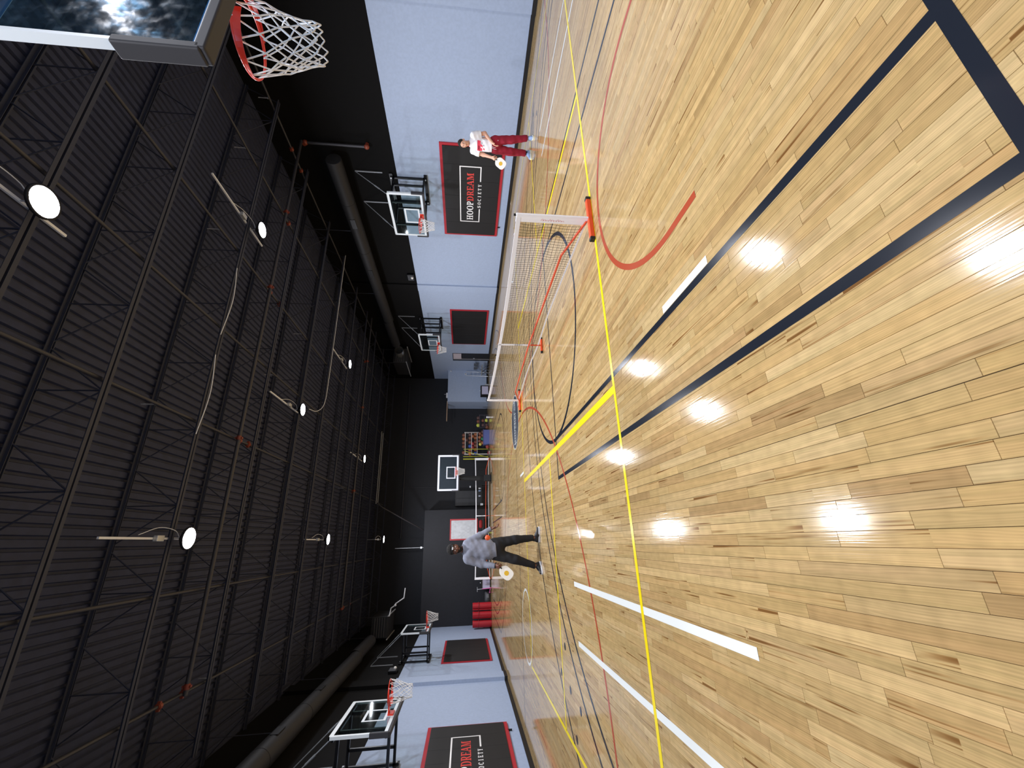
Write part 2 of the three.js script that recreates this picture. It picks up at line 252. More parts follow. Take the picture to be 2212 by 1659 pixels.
// ---------------------------------------------------------------- roof: ribbed steel deck on open web joists
{
  const n = Math.ceil((X1 - X0 + 0.2) / 0.152), sh = []; // one rib: wide flat, slope, narrow flat, slope
  const P = [], I = [], y0 = ROOF, y1 = ROOF + 0.04; const xs = [[0, y0], [0.09, y0], [0.105, y1], [0.137, y1], [0.152, y0]];
  for (let i = 0; i < n; i++) for (let k = 0; k < 4; k++) { const [a, ya] = xs[k], [b, yb] = xs[k + 1], xa = X0 - 0.1 + i * 0.152 + a, xb = X0 - 0.1 + i * 0.152 + b; P.push(xa, ya, ZF + 0.1, xa, ya, ZB - 0.1, xb, yb, ZB - 0.1, xb, yb, ZF + 0.1); const o = P.length / 3 - 4; I.push(o, o + 1, o + 2, o, o + 2, o + 3); }
  const g = new THREE.BufferGeometry(); g.setAttribute('position', new THREE.Float32BufferAttribute(P, 3)); g.setIndex(I); g.computeVertexNormals(); g.setAttribute('uv', new THREE.Float32BufferAttribute(new Float32Array(P.length / 3 * 2), 2));
  struct('ceiling', [metreUV(g, 2), soft(span(X0 - 0.2, X1 + 0.2, y1 + 0.002, y1 + 0.12, ZB - 0.2, ZF + 0.2))], M.deck, 'black ribbed metal roof deck');
}
const JOISTS = [1.1, -0.95, -3.45, -5.0, -7.05, -9.12, -11.25, -13.12, -15.2, -17.2, -19.3, -21.4, -23.45, -25.5];
{
  const web = new THREE.CylinderGeometry(0.011, 0.011, 1, 6), yb = 6.24, yt = 7.06;
  const place = (a, b, parent) => { const m = new THREE.Mesh(web, M.joist); m.name = 'web_rod'; const A = V(...a), B = V(...b), d = B.clone().sub(A); m.position.copy(A).add(B).multiplyScalar(0.5); m.scale.set(1, d.length(), 1); m.quaternion.setFromUnitVectors(V(0, 1, 0), d.normalize()); m.castShadow = m.receiveShadow = true; parent.add(m); };
  let proto = null;
  for (const z of JOISTS) {
    const L = 'long black open-web steel joist spanning the hall under the roof deck', G = 'roof joists';
    if (proto) { copyOf(proto, [0, 0, z], 0, L, G); continue; }
    const t = proto = thing('roof_joist', L, 'roof joist', [0, 0, z], 0, G);
    const angle = (x0, x1, y, s, up) => [span(x0, x1, y - 0.005, y + 0.003, s * 0.013, s * 0.062), span(x0, x1, Math.min(y, y + up * 0.045), Math.max(y, y + up * 0.045), s * 0.013, s * 0.019)];
    mesh('bottom_chord', [...angle(-6.75, 7.2, 6.22, 1, 1), ...angle(-6.75, 7.2, 6.22, -1, 1)], M.joist, t);
    mesh('top_chord', [...angle(X0, X1, yt + 0.02, 1, -1), ...angle(X0, X1, yt + 0.02, -1, -1)], M.joist, t);
    for (let x = -6.5; x <= 7.0; x += 1.3) { place([x, yb, 0], [x, yt, 0], t); place([x, yb, 0], [x - 0.6, yt, 0], t); place([x, yb, 0], [x + 0.6, yt, 0], t); }
    place([-6.7, yb, 0], [-7.6, yt, 0], t); place([7.15, yb, 0], [7.6, yt, 0], t);
  }
}
// sprinkler pipes
function couple(parent, x, y, z, axis) { // grooved coupling: collar with two bolt lugs
  const c = new THREE.CylinderGeometry(0.052, 0.052, 0.06, 12), l1 = box(0.14, 0.035, 0.05), l2 = new THREE.CylinderGeometry(0.042, 0.042, 0.09, 12);
  const g = merge([c, l1, l2]); if (axis === 'x') g.rotateZ(PI / 2); else if (axis === 'z') g.rotateX(PI / 2); g.translate(x, y, z); mesh('coupling', g, M.coupling, parent);
}
function head(parent, x, y, z, L = 0.22) { mesh('sprinkler_head', [rod([x, y, z], [x, y + L, z], 0.011, 6), ball(0.022, x, y, z, 8, 6)], M.galv, parent); }
const PY = 6.31;
const branch = (x, z0, z1, heads, coup, where) => { const t = thing('sprinkler_pipe', where, 'pipe', [x, PY, 0], 0, 'sprinkler pipes running down the hall'); mesh('pipe_run', [rod([0, 0, z0], [0, 0, z1], 0.026, 10)], M.pipe, t); for (const z of heads) head(t, 0, 0.03, z); for (const z of coup) couple(t, 0, 0, z, 'z'); };
const BL = 'dark sprinkler branch pipe running the length of the hall over the joist chords';
branch(-1.13, 2, -26, [-6.1, -11, -17], [-8.62, -9.0, -18.2], BL); branch(2.6, 2, -26, [-6.4, -10.8], [-8.6, -9.15, -18.4], BL); branch(-3.98, -4.6, -24, [-12], [], BL); branch(4.92, -2, -24, [-6.5], [-8.8, -18.0], BL);
branch(0.8, 2, -22, [-9.6, -14], [], BL); branch(-5.63, -1, -24, [-4.6, -9.4], [-7.9, -8.5, -18.6, -19.6], BL); branch(6.95, -2, -24, [-6.8], [-8.2, -8.9], BL);
{
  const t = thing('sprinkler_main', 'thick sprinkler main running across the hall over the pickleball net', 'pipe', [0, 6.2, -8.38], 0); mesh('pipe_run', [rod([-5.63, 0, 0], [7.5, 0, 0], 0.038, 12)], M.pipe, t);
  for (const x of [-5.5, -1.13, 2.6, 4.92]) couple(t, x, 0, 0, 'x');
  const d = thing('sprinkler_riser', 'black pipe with red elbows coming down the upper wall', 'pipe', [7.52, 0, -8.44], 0); mesh('pipe_run', [rod([0, 4.45, 0], [0, 6.08, 0], 0.04, 12)], M.pipe, d); mesh('elbow', [ball(0.075, 0, 6.12, 0), rod([0, 6.12, 0], [-0.09, 6.14, 0], 0.05)], M.coupling, d); mesh('elbow', [ball(0.075, 0, 4.41, 0), rod([0, 4.41, 0], [0.12, 4.41, 0], 0.05)], M.coupling, d);
  const f = thing('sprinkler_main', 'thick shiny sprinkler main running across the hall near the far basket', 'pipe', [0, 6.2, -18.0], 0); mesh('pipe_run', [rod([-5.6, 0, 0], [7.3, 0, 0], 0.038, 12)], M.pipe, f); for (const x of [-5.6, -1.13, 2.6, 4.92]) couple(f, x, 0, 0, 'x');
  const s = thing('drain_pipe', 'pipe sloping down to the top of the dark store room', 'pipe', [0, 0, 0], 0); mesh('pipe_run', [...poly([[-1.2, 6.14, -22.44], [-1.4, 6.0, -23.4], [-2.6, 3.9, -25.7]], 0.035)], M.pipe, s);
  const g = thing('conduit_pair', 'two bright galvanised conduits under the roof before the end wall', 'pipe', [0, 0, 0], 0); for (const z of [-22.4, -22.8]) mesh('conduit', [rod([2.6, 6.14, z], [-1.3, 6.14, z - 0.05], 0.022)], M.grey, g);
  for (const [a, b, z, l] of [[2.12, 0.58, -7.05, 'over the near end of the pickleball net'], [0.15, -1.39, -7.05, 'along the joist before the thick sprinkler main']]) { const c = thing('power_cable', `white cable sagging below a joist chord ${l}`, 'cable', [0, 6.2, z + 0.06], 0); mesh('cable', [tube([[a, 0, 0], [lerp(a, b, 0.5), -0.07, 0], [b, 0, 0]], 0.009, 16, 6)], M.whitePaint, c); }
  const c2 = thing('power_cable', 'long white cable clipped along a joist chord towards the upper wall', 'cable', [0, 6.19, -13.06], 0); mesh('cable', [tube([[7.25, 0, -0.05], [6.2, -0.02, 0], [4.2, -0.03, 0], [2.2, -0.03, 0], [1.2, 0, 0], [0.75, 0.02, 0.5], [0.6, 0.02, 1.2]], 0.011, 60, 6)], M.whitePaint, c2);
}
// air ducts along both walls
function duct(pos, label, s) {
  const t = thing('air_duct', label, 'air duct', pos, 0); const prof = lathe([[0, 0], [0.2, 0], [0.23, 0.02], [0.23, 9.2], [0.245, 9.22], [0.245, 9.3], [0.23, 9.32]], 24); prof.rotateX(-PI / 2); mesh('duct_run', [prof], M.duct, t);
  const p2 = new THREE.CylinderGeometry(0.23, 0.23, 2.7, 24, 1, true).rotateX(PI / 2).translate(-s * 0.04, 0.03, -10.6); mesh('duct_end', [p2], M.duct, t);
  for (const z of [-1.6, -4, -6.4]) mesh('seam_band', [new THREE.TorusGeometry(0.232, 0.006, 6, 24).translate(0, 0, z)], M.duct, t);
  for (const z of [-2.4, -5.2]) mesh('air_grille', [box(0.012, 0.16, 0.42, -s * 0.232, -0.02, z)], M.base, t);
  for (const z of [-3, -7]) mesh('duct_hanger', [span(-0.005, 0.005, 0.2, 1.7, z - 0.015, z + 0.015)], M.joist, t);
}
duct([7.2, 5.37, -8.65], 'round black air duct along the wall with the door', 1); duct([-7.2, 5.42, -8.3], 'round black air duct above the red rolled mats', -1);
function heater(pos, label, foil) {
  const t = thing('air_handler', label, 'air handler', pos, 0); mesh('cabinet', [rbox(0.9, 0.75, 1.9, 0.02)], M.duct, t);
  for (let k = 0; k < 5; k++) mesh('louver', [box(0.8, 0.03, 0.05, 0, -0.22 + k * 0.11, 0.97, 0, 0.5)], M.darkGrey, t);
  mesh('support_rail', [span(-0.5, -0.46, -0.42, -0.38, -1.1, 1.1), span(0.46, 0.5, -0.42, -0.38, -1.1, 1.1)], M.galv, t);
  mesh('hanger_rod', [rod([-0.42, 0.37, 0.8], [-0.42, 1.83, 0.8], 0.012)], M.pipe, t);
  mesh('hanger_rod', [rod([0.42, 0.37, 0.8], [0.42, 1.83, 0.8], 0.012)], M.pipe, t);
  if (foil) mesh('foil_collar', [lathe([[0.22, 0], [0.26, 0.1], [0.235, 0.22], [0.27, 0.34], [0.22, 0.44], [0.24, 0.55]], 20).rotateX(PI / 2).translate(0.1, 0, 0.9)], M.foil, t);
  return t;
}
heater([6.95, 5.32, -22.6], 'black air handler with crinkled foil collar hung above the partition', true); const AH = heater([-6.95, 5.42, -22.9], 'black air handler with a bent white pipe hung above the rolled mats', false);
{
  const rel = (l) => l.map(([x, y, z]) => [x + 6.95, y - 5.42, z + 22.9]); mesh('condensate_pipe', [...poly(rel([[-6.47, 4.98, -21.9], [-6.42, 5.25, -24.0], [-6.29, 5.04, -24.0], [-6.22, 5.03, -24], [-5.97, 4.62, -24.0], [-5.50, 4.58, -24.0]]), 0.028), ball(0.06, 0.66, -0.38, -1.1)], M.whitePaint, AH);
  const g = thing('wall_conduit', 'thin grey conduit running up the black end wall behind the far basket', 'conduit', [0, 0, 0], 0); mesh('conduit', [rod([0.05, 2.9, ZB + 0.03], [0.05, 5.4, ZB + 0.03], 0.02), rod([7.2, 5.42, ZB + 0.05], [-3, 5.42, ZB + 0.05], 0.035)], M.pipe, g);
  const h = thing('wall_conduit', 'thin grey conduit rising from the dark store room top', 'conduit', [0, 0, 0], 0); mesh('conduit', [rod([-3.55, 3.87, -25.64], [-3.55, 5.5, -25.64], 0.018), box(0.1, 0.1, 0.06, -3.55, 4.0, -25.64)], M.galv, h);
}

// ---------------------------------------------------------------- basketball goals (local: board front faces +z, y = 0 at the board's lower edge)
function netGeo(n = 12, rows = 6, r0 = 0.222, r1 = 0.115, H = 0.42, cord = 0.0045, twist = 0.12) {
  const rad = (k) => { const t = k / rows; return lerp(r0, r1, Math.pow(t, 0.75)) + (k === rows ? 0.008 : 0); }, yy = (k) => -H * (k === 0 ? 0 : (k + 1.5) / (rows + 1.5)), l = [];
  const pt = (i, k) => { const a = (i + (k % 2 ? 0.5 : 0)) / n * 2 * PI + twist * k / rows, w = 1 + 0.05 * Math.sin(i * 2.7 + k * 1.3); return [rad(k) * w * Math.cos(a), yy(k) + 0.008 * Math.sin(i * 1.9 + k), rad(k) * w * Math.sin(a)]; };
  for (let k = 0; k < rows; k++) for (let i = 0; i < n; i++) { l.push(rod(pt(i, k), pt(i, k + 1), cord, 5)); l.push(rod(pt(i, k), pt(k % 2 ? i + 1 : i - 1, k + 1), cord, 5)); }
  for (let i = 0; i < n; i++) { const a = pt(i, rows), b = pt(i + 1, rows), m = [(a[0] + b[0]) / 2, a[1] - 0.035, (a[2] + b[2]) / 2]; l.push(rod(a, m, cord, 5), rod(m, b, cord, 5)); const c = pt(i, 0); l.push(rod([c[0] * 1.04, 0.012, c[2] * 1.04], c, cord, 5)); }
  return merge(l);
}
const NET = netGeo(), NET_NEAR = netGeo(12, 6, 0.222, 0.115, 0.44, 0.0052, 0.5);
function skirt() { // side braces: bands on the ring that grow towards the board
  const l = [], n = 14; for (const s of [-1, 1]) for (let i = 0; i < n; i++) { const A = (k) => { const t = k / n, a = -PI / 2 + s * (0.28 + t * 1.9), h = lerp(0.075, 0.022, t); return [0.236 * Math.cos(a), 0.381 + 0.236 * Math.sin(a), h]; }, [x0, z0, h0] = A(i), [x1, z1, h1] = A(i + 1), g = new THREE.BufferGeometry(), P = [x0, 0.157, z0, x1, 0.157, z1, x1, 0.157 - h1, z1, x0, 0.157 - h0, z0], Q = P.map((v, k) => k % 3 === 0 ? v * 0.985 : k % 3 === 2 ? 0.381 + (v - 0.381) * 0.985 : v); g.setAttribute('position', new THREE.Float32BufferAttribute([...P, ...Q], 3)); g.setIndex([0, 1, 2, 0, 2, 3, 4, 6, 5, 4, 7, 6, 3, 2, 6, 3, 6, 7, 0, 5, 1, 0, 4, 5]); g.computeVertexNormals(); g.setAttribute('uv', new THREE.Float32BufferAttribute(new Float32Array(16), 2)); l.push(g); } return l;
}
function goalBoard(t, { glass = M.glass, border = M.boardWhite, net = NET, padUp = 0.36, b = 0.052, out = 0 } = {}) {
  const W = 1.83, H = 1.07;
  mesh('backboard_glass', [span(-W / 2 + 0.02, W / 2 - 0.02, 0.03, H - 0.02, -0.014, -0.002)], glass, t);
  mesh('board_frame', [span(-W / 2, W / 2, H - 0.02, H, -0.05, 0.004), span(-W / 2, W / 2, 0, 0.03, -0.05, 0.004), span(-W / 2, -W / 2 + 0.022, 0, H, -0.05, 0.004), span(W / 2 - 0.022, W / 2, 0, H, -0.05, 0.004)], border, t);
  mesh('border_stripe', [span(-W / 2 + 0.02, W / 2 - 0.02, H - 0.02 - b, H - 0.02, -0.001, 0.001), span(-W / 2 + 0.02, W / 2 - 0.02, 0.03, 0.03 + b, -0.001, 0.001), span(-W / 2 + 0.02, -W / 2 + 0.02 + b, 0.03 + b, H - 0.02 - b, -0.001, 0.001), span(W / 2 - 0.02 - b, W / 2 - 0.02, 0.03 + b, H - 0.02 - b, -0.001, 0.001)], border, t);
  mesh('target_square', [span(-0.305, 0.305, 0.58, 0.63, -0.001, 0.001), span(-0.305, -0.255, 0.16, 0.58, -0.001, 0.001), span(0.255, 0.305, 0.16, 0.58, -0.001, 0.001), span(-0.255, 0.255, 0.16, 0.21, -0.001, 0.001)], border, t);
  mesh('edge_pad', [rbox(W + 0.06, 0.06, 0.095, 0.012, 0, -0.015, -0.022), rbox(0.055, padUp, 0.095, 0.012, -W / 2 - 0.012, padUp / 2 - 0.02, -0.022), rbox(0.055, padUp, 0.095, 0.012, W / 2 + 0.012, padUp / 2 - 0.02, -0.022)], M.bumper, t);
  const rim = mesh('rim', [new THREE.TorusGeometry(0.2285, 0.0095, 10, 48).rotateX(PI / 2).translate(0, 0.15, 0.381), span(-0.07, 0.07, 0.135, 0.156, 0.03, 0.17), span(-0.11, 0.11, 0.04, 0.155, 0.004, 0.035), ...skirt()], M.rim, t);
  mesh('mounting_plate', [span(-0.125, 0.125, 0.02, 0.17, 0.001, 0.006)], M.whitePaint, rim);
  const m = mesh('net', net, M.netCord, t); m.position.set(0, 0.14, 0.381 + out); rim.position.z = out; if (out) mesh('rim_neck', [span(-0.07, 0.07, 0.11, 0.15, 0, out + 0.04)], M.rim, t);
}
function wallGoal(label, pos, turn, reach) {
  const t = thing('wall_basketball_goal', label, 'basketball goal', pos, turn, 'folding goals on the side walls'); goalBoard(t);
  const m = M.blackSteel, zw = -reach + 0.012;
  for (const x of [-0.48, 0.48]) mesh('side_frame', [bar([x, 1.0, -0.06], [x, 1.0, zw], 0.055, 0.055), bar([x, 0.04, -0.06], [x, 0.04, zw], 0.055, 0.055), bar([x, 0.0, -0.08], [x, 1.04, -0.08], 0.055, 0.055), bar([x, 0.04, zw + 0.34], [x, 1.0, zw + 0.34], 0.055, 0.055), bar([x, -0.05, zw + 0.04], [x, 1.1, zw + 0.04], 0.055, 0.055)], m, t);
  mesh('cross_rail', [bar([-0.9, 1.0, -0.07], [0.9, 1.0, -0.07], 0.04, 0.04), bar([-0.9, 0.04, -0.07], [0.9, 0.04, -0.07], 0.04, 0.04)], m, t);
  mesh('wall_rail', [span(-0.62, 0.62, 1.02, 1.12, zw, zw + 0.04), span(-0.62, 0.62, -0.06, 0.04, zw, zw + 0.04)], m, t);
  for (const x of [-0.48, 0.48]) for (const y of [1.07, -0.01]) mesh('hinge_plate', [box(0.05, 0.03, 0.06, x, y, zw + 0.05)], M.galv, t);
  for (const x of [-0.62, 0.62]) { mesh('wall_bracket', [span(x - 0.014, x + 0.014, 1.32, 2.15, zw, zw + 0.03)], M.grey, t); mesh('stay_rod', [rod([x, 2.13, zw + 0.04], [x * 1.2, 1.06, -0.08], 0.012, 8), rod([lerp(x, x * 1.2, 0.6), lerp(2.13, 1.06, 0.6), lerp(zw + 0.04, -0.08, 0.6)], [lerp(x, x * 1.2, 0.75), lerp(2.13, 1.06, 0.75), lerp(zw + 0.04, -0.08, 0.75)], 0.02, 8)], M.grey, t); }
  return t;
}
wallGoal('glass basketball goal on the wall, above the printed mat beside the person in red trousers', [6.55, 2.84, -10.05], -PI / 2, 1.12);
wallGoal('glass basketball goal on the wall, above the plain mat beside the black door', [6.45, 2.83, -18.97], -PI / 2, 1.22);
wallGoal('glass basketball goal on the wall, above the printed mat on the rolled-mat side', [-6.6, 2.85, -9.95], PI / 2, 1.07);
wallGoal('glass basketball goal on the wall, above the plain mat near the red rolled mats', [-6.56, 2.85, -18.95], PI / 2, 1.11);
function standGoal(label, pos, turn, lower, opt, poleBack) {
  const t = thing('standing_basketball_goal', label, 'basketball goal', [pos[0], 0, pos[1]], turn);
  const b = new THREE.Group(); b.name = 'backboard'; b.position.y = lower; t.add(b); goalBoard(b, opt);
  const z = -poleBack; mesh('pole', [bar([0, 0.04, z], [0, lower + 0.35, z], 0.12, 0.12)], M.blackSteel, t);
  mesh('pole_pad', [rbox(0.24, lower - 0.32 > 1.3 ? 1.6 : 1.44, 0.26, 0.03, 0, (lower - 0.32 > 1.3 ? 1.6 : 1.44) / 2 + 0.36, z)], M.padBlack, t);
  mesh('base_pad', [rbox(0.34, 0.4, 0.36, 0.03, 0, 0.21, z)], M.padBlack, t); mesh('base_plate', [span(-0.3, 0.3, 0, 0.02, z - 0.35, z + 0.25)], M.blackSteel, t);
  mesh('lower_arm', [bar([-0.07, lower - 0.06, z], [-0.1, lower + 0.16, -0.06], 0.05, 0.07), bar([0.07, lower - 0.06, z], [0.1, lower + 0.16, -0.06], 0.05, 0.07)], M.blackSteel, t); mesh('upper_arm', [bar([-0.07, lower + 0.3, z], [-0.1, lower + 0.75, -0.06], 0.04, 0.05), bar([0.07, lower + 0.3, z], [0.1, lower + 0.75, -0.06], 0.04, 0.05)], M.blackSteel, t);
  return t;
}
{ // goal over the near baseline, hung on two masts from the roof joist above it
  const t = thing('hanging_basketball_goal', 'large glass basketball goal seen from behind over the baseline, thick grey edge pad', 'basketball goal', [0, 2.835, -0.90], PI); goalBoard(t, { glass: M.smudgedGlass, net: NET_NEAR, padUp: 0.42, out: 0.06 });
  for (const x of [-0.2, 0.2]) mesh('mast', [bar([x, 0.5, -0.1], [x, 3.4, -0.1], 0.06, 0.06)], M.blackSteel, t); mesh('back_brace', [bar([-0.3, 1.0, -0.09], [0.3, 1.0, -0.09], 0.05, 0.05), bar([-0.3, 0.5, -0.09], [0.3, 0.5, -0.09], 0.05, 0.05)], M.blackSteel, t);
}
standGoal('lowered glass basketball goal on a padded black pole before the end wall', [0.06, -21.1], 0, 1.82, { border: mat(0xe2e8f6, 0.4), b: 0.07 }, 2.15);

// ---------------------------------------------------------------- wall mats
function wallMat(label, zc, side, printed) {
  const t = thing('wall_mat', label, 'wall mat', [side * 7.645, 0, zc], -side * PI / 2, 'padded mats on the side walls');
  const W = 3.86, y0 = 0.36, y1 = 2.33; mesh('red_border', [span(-W / 2, W / 2, y0, y1, -0.022, 0.012)], M.matRed, t);
  const n = 6, w = (W - 0.15) / n; for (let k = 0; k < n; k++) mesh('pad_panel', [rbox(w - 0.003, y1 - y0 - 0.18, 0.035, 0.006, -W / 2 + 0.075 + (k + 0.5) * w, (y0 + y1) / 2 + 0.005, 0.018)], M.matBlack, t);
  if (!printed) return t;
  const zf = 0.036, put = (str, size, sx, x, y, m, name) => { const g = new TextGeometry(str, { font, size, depth: 0.002, curveSegments: 6 }); g.computeBoundingBox(); const b = g.boundingBox; g.translate(-b.min.x, 0, 0); g.scale(sx / (b.max.x - b.min.x), 1, 1); g.translate(x, y, zf); mesh(name, g, m, t); };
  put('HOOP', 0.218, 0.86, -1.09, 1.285, M.logoWhite, 'logo_text'); put('DREAM', 0.218, 1.15, -0.21, 1.285, M.logoRed, 'logo_text');
  'SOCIETY'.split('').forEach((c, i) => put(c, 0.108, c === 'I' ? 0.05 : 0.095, -0.50 + i * 0.152 + (c === 'I' ? 0.022 : 0), 1.03, M.logoWhite, 'logo_letter'));
  const f = (a, b, c, d) => span(a, b, c, d, zf - 0.001, zf + 0.002); mesh('logo_frame', [f(-1.19, 1.19, 1.705, 1.74), f(-1.19, -1.155, 1.05, 1.705), f(1.155, 1.19, 1.05, 1.705), f(-1.155, -0.56, 1.05, 1.085), f(0.62, 1.155, 1.05, 1.085)], M.logoWhite, t);
  mesh('strap', [span(side * -1.46 - 0.012, side * -1.46 + 0.012, 0.27, 0.38, -0.02, 0.016)], M.cap, t);
  return t;
}
wallMat('black wall mat printed HOOPDREAM SOCIETY behind the person in red trousers', -10.14, 1, true); wallMat('plain black wall mat with red border between door and pilaster', -19.49, 1, false);
wallMat('black wall mat printed HOOPDREAM SOCIETY on the rolled-mat side wall', -10.25, -1, true); wallMat('plain black wall mat with red border beside the red rolled mats', -20.02, -1, false);
function speaker(label, pos, side) { const t = thing('emergency_light', label, 'wall light', pos, -side * PI / 2, 'black boxes with a white dome on the upper walls'); mesh('housing', [rbox(0.42, 0.3, 0.1, 0.02)], M.blackSteel, t); mesh('grille', [box(0.36, 0.24, 0.01, 0, 0, 0.052)], M.darkGrey, t); mesh('dome', [ball(0.055, 0.04, -0.07, 0.07)], mat(0xe4e4e0, 0.4), t); }
speaker('black box with a white dome above the pilaster on the door-side wall', [7.61, 3.93, -14.88], 1); speaker('black box with a white dome above the pilaster on the rolled-mat wall', [-7.61, 4.02, -17.4], -1);

// ---------------------------------------------------------------- pickleball nets (local: the net runs along z, 6.7 m long)
function pickleNet(label, pos, turn) {
  const t = thing('pickleball_net', label, 'pickleball net', pos, turn, 'portable pickleball nets'), Z = 3.36;
  const top = (z) => 0.90 - 0.045 * (1 - (z / Z) ** 2), bot = (z) => 0.06 + 0.06 * (1 - (z / Z) ** 2) - 0.03 * Math.exp(-(z * z) / 0.5);
  for (const s of [1, -1]) {
    mesh('end_foot', [rbox(0.56, 0.055, 0.06, 0.012, 0, 0.03, s * Z)], M.orange, t); for (const q of [1, -1]) mesh('foot_cap', [rbox(0.04, 0.06, 0.066, 0.008, q * 0.295, 0.03, s * Z)], M.cap, t);
    mesh('end_post', [rod([0, 0.05, s * Z], [0, 0.935, s * Z], 0.014, 10)], M.cap, t);
    const sl = mesh('end_sleeve', [rbox(0.034, 0.87, 0.05, 0.014, 0, 0.475, s * Z), box(0.004, 0.86, 0.09, 0, 0.475, s * (Z - 0.06))], M.sleeve, t);
    const mark = []; for (let k = 0; k < 9; k++) { const y = 0.33 + k * 0.031; mark.push(tube([[0, y, 0], [0.004, y + 0.01, 0.016 + 0.01 * (k % 3)], [0, y + 0.026, 0.004]], 0.003, 6, 4)); }
    const mk = merge(mark); for (const q of [-1, 1]) { const g = mk.clone(); g.translate(q * 0.0035, 0, s * (Z - 0.062) - 0.01); mesh('sleeve_print', g, M.sleevePrint, sl); }
    mesh('corner_brace', [rod([0, 0.06, s * (Z - 0.04)], [0, 0.225, s * (Z - 0.68)], 0.015, 10)], M.orange, t);
  }
  mesh('lower_bar', [rod([0, 0.225, -Z + 0.68], [0, 0.27, 0], 0.015, 10), rod([0, 0.27, 0], [0, 0.225, Z - 0.68], 0.015, 10)], M.orange, t);
  mesh('centre_foot', [rbox(0.26, 0.04, 0.045, 0.01, 0, 0.022, 0), rod([0, 0.04, 0], [0, 0.27, 0], 0.013, 8)], M.orange, t); for (const q of [1, -1]) mesh('foot_cap', [rbox(0.04, 0.046, 0.05, 0.008, q * 0.145, 0.023, 0)], M.cap, t);
  mesh('centre_strap', [box(0.012, 0.62, 0.045, 0, 0.55, 0)], M.tape, t);
  const N = 64, tp = [], bt = [];
  for (let i = 0; i < N; i++) { const a = -Z + 0.02 + (2 * Z - 0.04) * i / N, b = -Z + 0.02 + (2 * Z - 0.04) * (i + 1) / N; tp.push(bar([0, top(a) - 0.026, a], [0, top(b) - 0.026, b], 0.012, 0.052)); bt.push(bar([0, bot(a), a], [0, bot(b), b], 0.006, 0.022)); }
  mesh('top_tape', tp, M.tape, t); mesh('bottom_tape', bt, M.tape, t);
  const cords = [], cell = 0.048, zn = Math.floor((2 * Z - 0.2) / cell), rows = 16, wv = (z, k) => 0.012 * Math.sin(z * 3.1 + k * 0.6) + 0.006 * Math.sin(z * 9 + k * 1.1);
  const P = (i, k) => { const z = -Z + 0.1 + i * cell, y = lerp(bot(z), top(z) - 0.05, k / rows); return [wv(z, k) * Math.sin(PI * k / rows), y + 0.004 * Math.sin(z * 5 + k), z + 0.008 * Math.sin(k * 0.7 + i * 0.15)]; };
  const cr = 0.0023; for (let i = 0; i <= zn; i++) for (let k = 0; k < rows; k += 2) cords.push(rod(P(i, k), P(i, k + 2), cr, 3)); for (let k = 1; k < rows; k++) for (let i = 0; i < zn; i += 2) cords.push(rod(P(i, k), P(Math.min(zn, i + 2), k), cr, 3));
  mesh('net_mesh', cords, M.meshCord, t); return t;
}
const net1 = pickleNet('portable pickleball net with orange frame in the middle of the yellow court', [0.2, 0, -6.415], 0);
copyOf(net1, [-1.92, 0, -24.6], PI / 2, 'portable pickleball net standing behind the padded black basketball pole', 'portable pickleball nets');

// ---------------------------------------------------------------- end of the hall
for (const [k, x] of [-6.58, -6.99, -7.41].entries()) {
  const t = thing('rolled_mat', ['upright red rolled mat standing closest to the pink scooter', 'upright red rolled mat in the middle of three', 'upright red rolled mat against the grey side wall'][k], 'rolled mat', [x, 0, -24.45], k * 0.8, 'red rolled mats'), pr = []; // spiral roll
  const S = new THREE.Shape(), o = [], n = 90; for (let i = 0; i <= n; i++) { const a = i / n * 5.2 * PI, r = 0.055 + 0.147 * i / n; o.push([r * Math.cos(a), r * Math.sin(a)]); } const inn = o.map(([a, b]) => { const r = Math.hypot(a, b), s = (r - 0.024) / r; return [a * s, b * s]; }).reverse();
  S.moveTo(...o[0]); for (const p of o.slice(1)) S.lineTo(...p); for (const p of inn) S.lineTo(...p);
  mesh('mat_roll', [new THREE.ExtrudeGeometry(S, { depth: 1.0, bevelEnabled: true, bevelSize: 0.005, bevelThickness: 0.005, bevelSegments: 1, curveSegments: 4 }).rotateX(-PI / 2).translate(0, 0.01, 0)], mat(0xb01c28, 0.5), t); mesh('tie_strap', [new THREE.TorusGeometry(0.204, 0.004, 5, 40).scale(1, 1, 4).rotateX(PI / 2).translate(0, 0.7, 0)], mat(0x8a1a26, 0.6), t);
}
